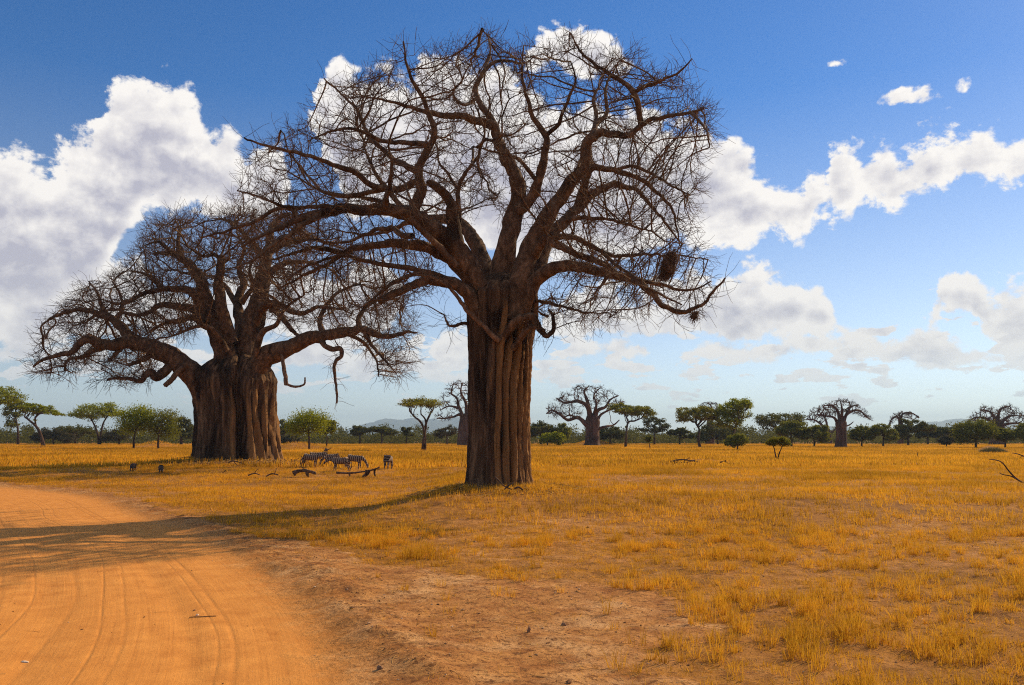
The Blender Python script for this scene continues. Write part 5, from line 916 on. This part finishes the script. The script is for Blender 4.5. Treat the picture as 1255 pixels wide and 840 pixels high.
    nz = t.math('ADD', t.math('MULTIPLY', t.math('SUBTRACT', fn, .5), N_FN), t.math('MULTIPLY', t.math('SUBTRACT', puff, .60), N_PF)); nz = t.math('ADD', nz, t.math('MULTIPLY', t.math('SUBTRACT', big, .5), .7))
    D = t.math('ADD', mx, t.math('MULTIPLY', nz, t.map(el, .06, .20, .85, 1.0)))
    alpha = t.math('MULTIPLY', t.map(t.math('ADD', D, t.math('MULTIPLY', t.math('SUBTRACT', t.noise(t.vmul(d, (1, 1, 1.6)), 42, 4, .65, .6), .5), .45)), -.04, .26, 0, 1, True), t.map(el, .0, .10, .50, 1.0))
    b2, f2, p2 = fields(t.vadd(d, (.008, .0, .015)), True)
    rel = t.math('ADD', t.math('MULTIPLY', t.math('SUBTRACT', fn, f2), 1.1), t.math('ADD', t.math('MULTIPLY', t.math('SUBTRACT', puff, p2), .85), t.math('MULTIPLY', t.math('SUBTRACT', big, b2), 1.0)))
    thick = t.map(t.math('ADD', D, t.math('MULTIPLY', t.math('SUBTRACT', fn, .5), .8)), .10, 1.15, 0, 1, True)
    lum = t.math('SUBTRACT', 1.0, t.math('MULTIPLY', thick, t.map(hgt, .15, .85, .45, .85))); lum = t.math('ADD', lum, t.math('MULTIPLY', rel, 1.85), clamp=True)
    cc = t.mix(lum, C_CLD, C_CLL); cc = t.mix(t.map(el, .02, .22, .45, 0), cc, C_CLH)
    hs = t.node('ShaderNodeHueSaturation'); hs.inputs['Saturation'].default_value = SKY_SAT; hs.inputs['Value'].default_value = SKY_VAL; hs.inputs['Hue'].default_value = .507; t.put(hs.inputs['Saturation'], t.map(el, .0, .40, .62, SKY_SAT)); t.put(hs.inputs['Color'], sky.outputs[0])
    c = t.mix(alpha, hs.outputs[0], cc); t.put(bg.inputs[0], c); bg.inputs[1].default_value = SKY_STR
    w.cycles.sampling_method = 'MANUAL'; w.cycles.sample_map_resolution = 256
N_FN = 2.3; N_PF = 1.25; SKY_AIR = 1.0; SKY_DUST = .25; SKY_OZ = 3.0
SKY_STR = .1; SKY_SAT = 1.32; SKY_VAL = 1.14
C_CLD = (4.7, 4.6, 5.4); C_CLL = (9.4, 9.0, 8.6); C_CLH = (6.4, 6.5, 6.6)
def lights():
    l = bpy.data.lights.new('sun', 'SUN'); l.energy = 5.0; l.angle = R(.5); l.color = (1, .77, .48); o = bpy.data.objects.new('sun', l); COL.objects.link(o)
    v = Vector((math.sin(SUN_AZ) * math.cos(SUN_EL), math.cos(SUN_AZ) * math.cos(SUN_EL), math.sin(SUN_EL))); o.rotation_euler = v.to_track_quat('Z', 'Y').to_euler(); o.location = v * 100
    c = bpy.data.cameras.new('camera'); c.sensor_width = 36; c.lens = 36 * F / 1255; c.clip_end = 60000; c.clip_start = .1; o = bpy.data.objects.new('camera', c); COL.objects.link(o)
    o.location = (0, 0, HCAM); o.rotation_euler = (R(90) + TH, 0, 0); SC.camera = o
    SC.view_settings.view_transform = 'Standard'; SC.view_settings.look = 'None'; SC.view_settings.gamma = 1; SC.view_settings.exposure = EXPO; SC.view_settings.use_curve_mapping = False
    SC.render.engine = 'CYCLES'; SC.cycles.filter_width = 1.1; SC.cycles.max_bounces = 5; SC.cycles.diffuse_bounces = 3; SC.cycles.transmission_bounces = 3; SC.cycles.volume_bounces = 0; SC.cycles.use_denoising = False; SC.render.film_transparent = False
EXPO = 0.14
def haze():
    x, y0, y1, z0, z1 = 14500, -14000, 15500, -8.0, 420.0; V = [(a, b, c) for a in (-x, x) for b in (y0, y1) for c in (z0, z1)]
    mb = MB(); mb.add(V, np.array([[0, 1, 3, 2], [4, 6, 7, 5], [0, 4, 5, 1], [2, 3, 7, 6], [0, 2, 6, 4], [1, 5, 7, 3]])); m = bpy.data.materials.new('air'); m.use_nodes = True; m.node_tree.nodes.clear(); t = NT(m.node_tree)
    out = t.node('ShaderNodeOutputMaterial'); v = t.node('ShaderNodeVolumePrincipled'); v.inputs['Color'].default_value = (.55, .78, 1, 1); v.inputs['Density'].default_value = HAZE; v.inputs['Anisotropy'].default_value = .2
    t.l.new(v.outputs[0], out.inputs['Volume']); tag(mb.build('haze', m, smooth=False), kind='stuff')
HAZE = 1.0e-4
import os, time
ONLY = os.environ.get('PARTS', '')
_t = time.time()
def run(k, f):
    global _t
    if ONLY and k not in ONLY: return
    f(); print('built', k, round(time.time() - _t, 1)); _t = time.time()
TUSK, _tt, _to = newmat('tusk'); principled(_tt, _to, (.6, .52, .4), .5)
run('g', build_ground); run('r', grass); run('l', litter); run('b', big_baobabs); run('f', far_things); run('z', fauna); run('w', wood_things); run('h', haze)
world(); lights()
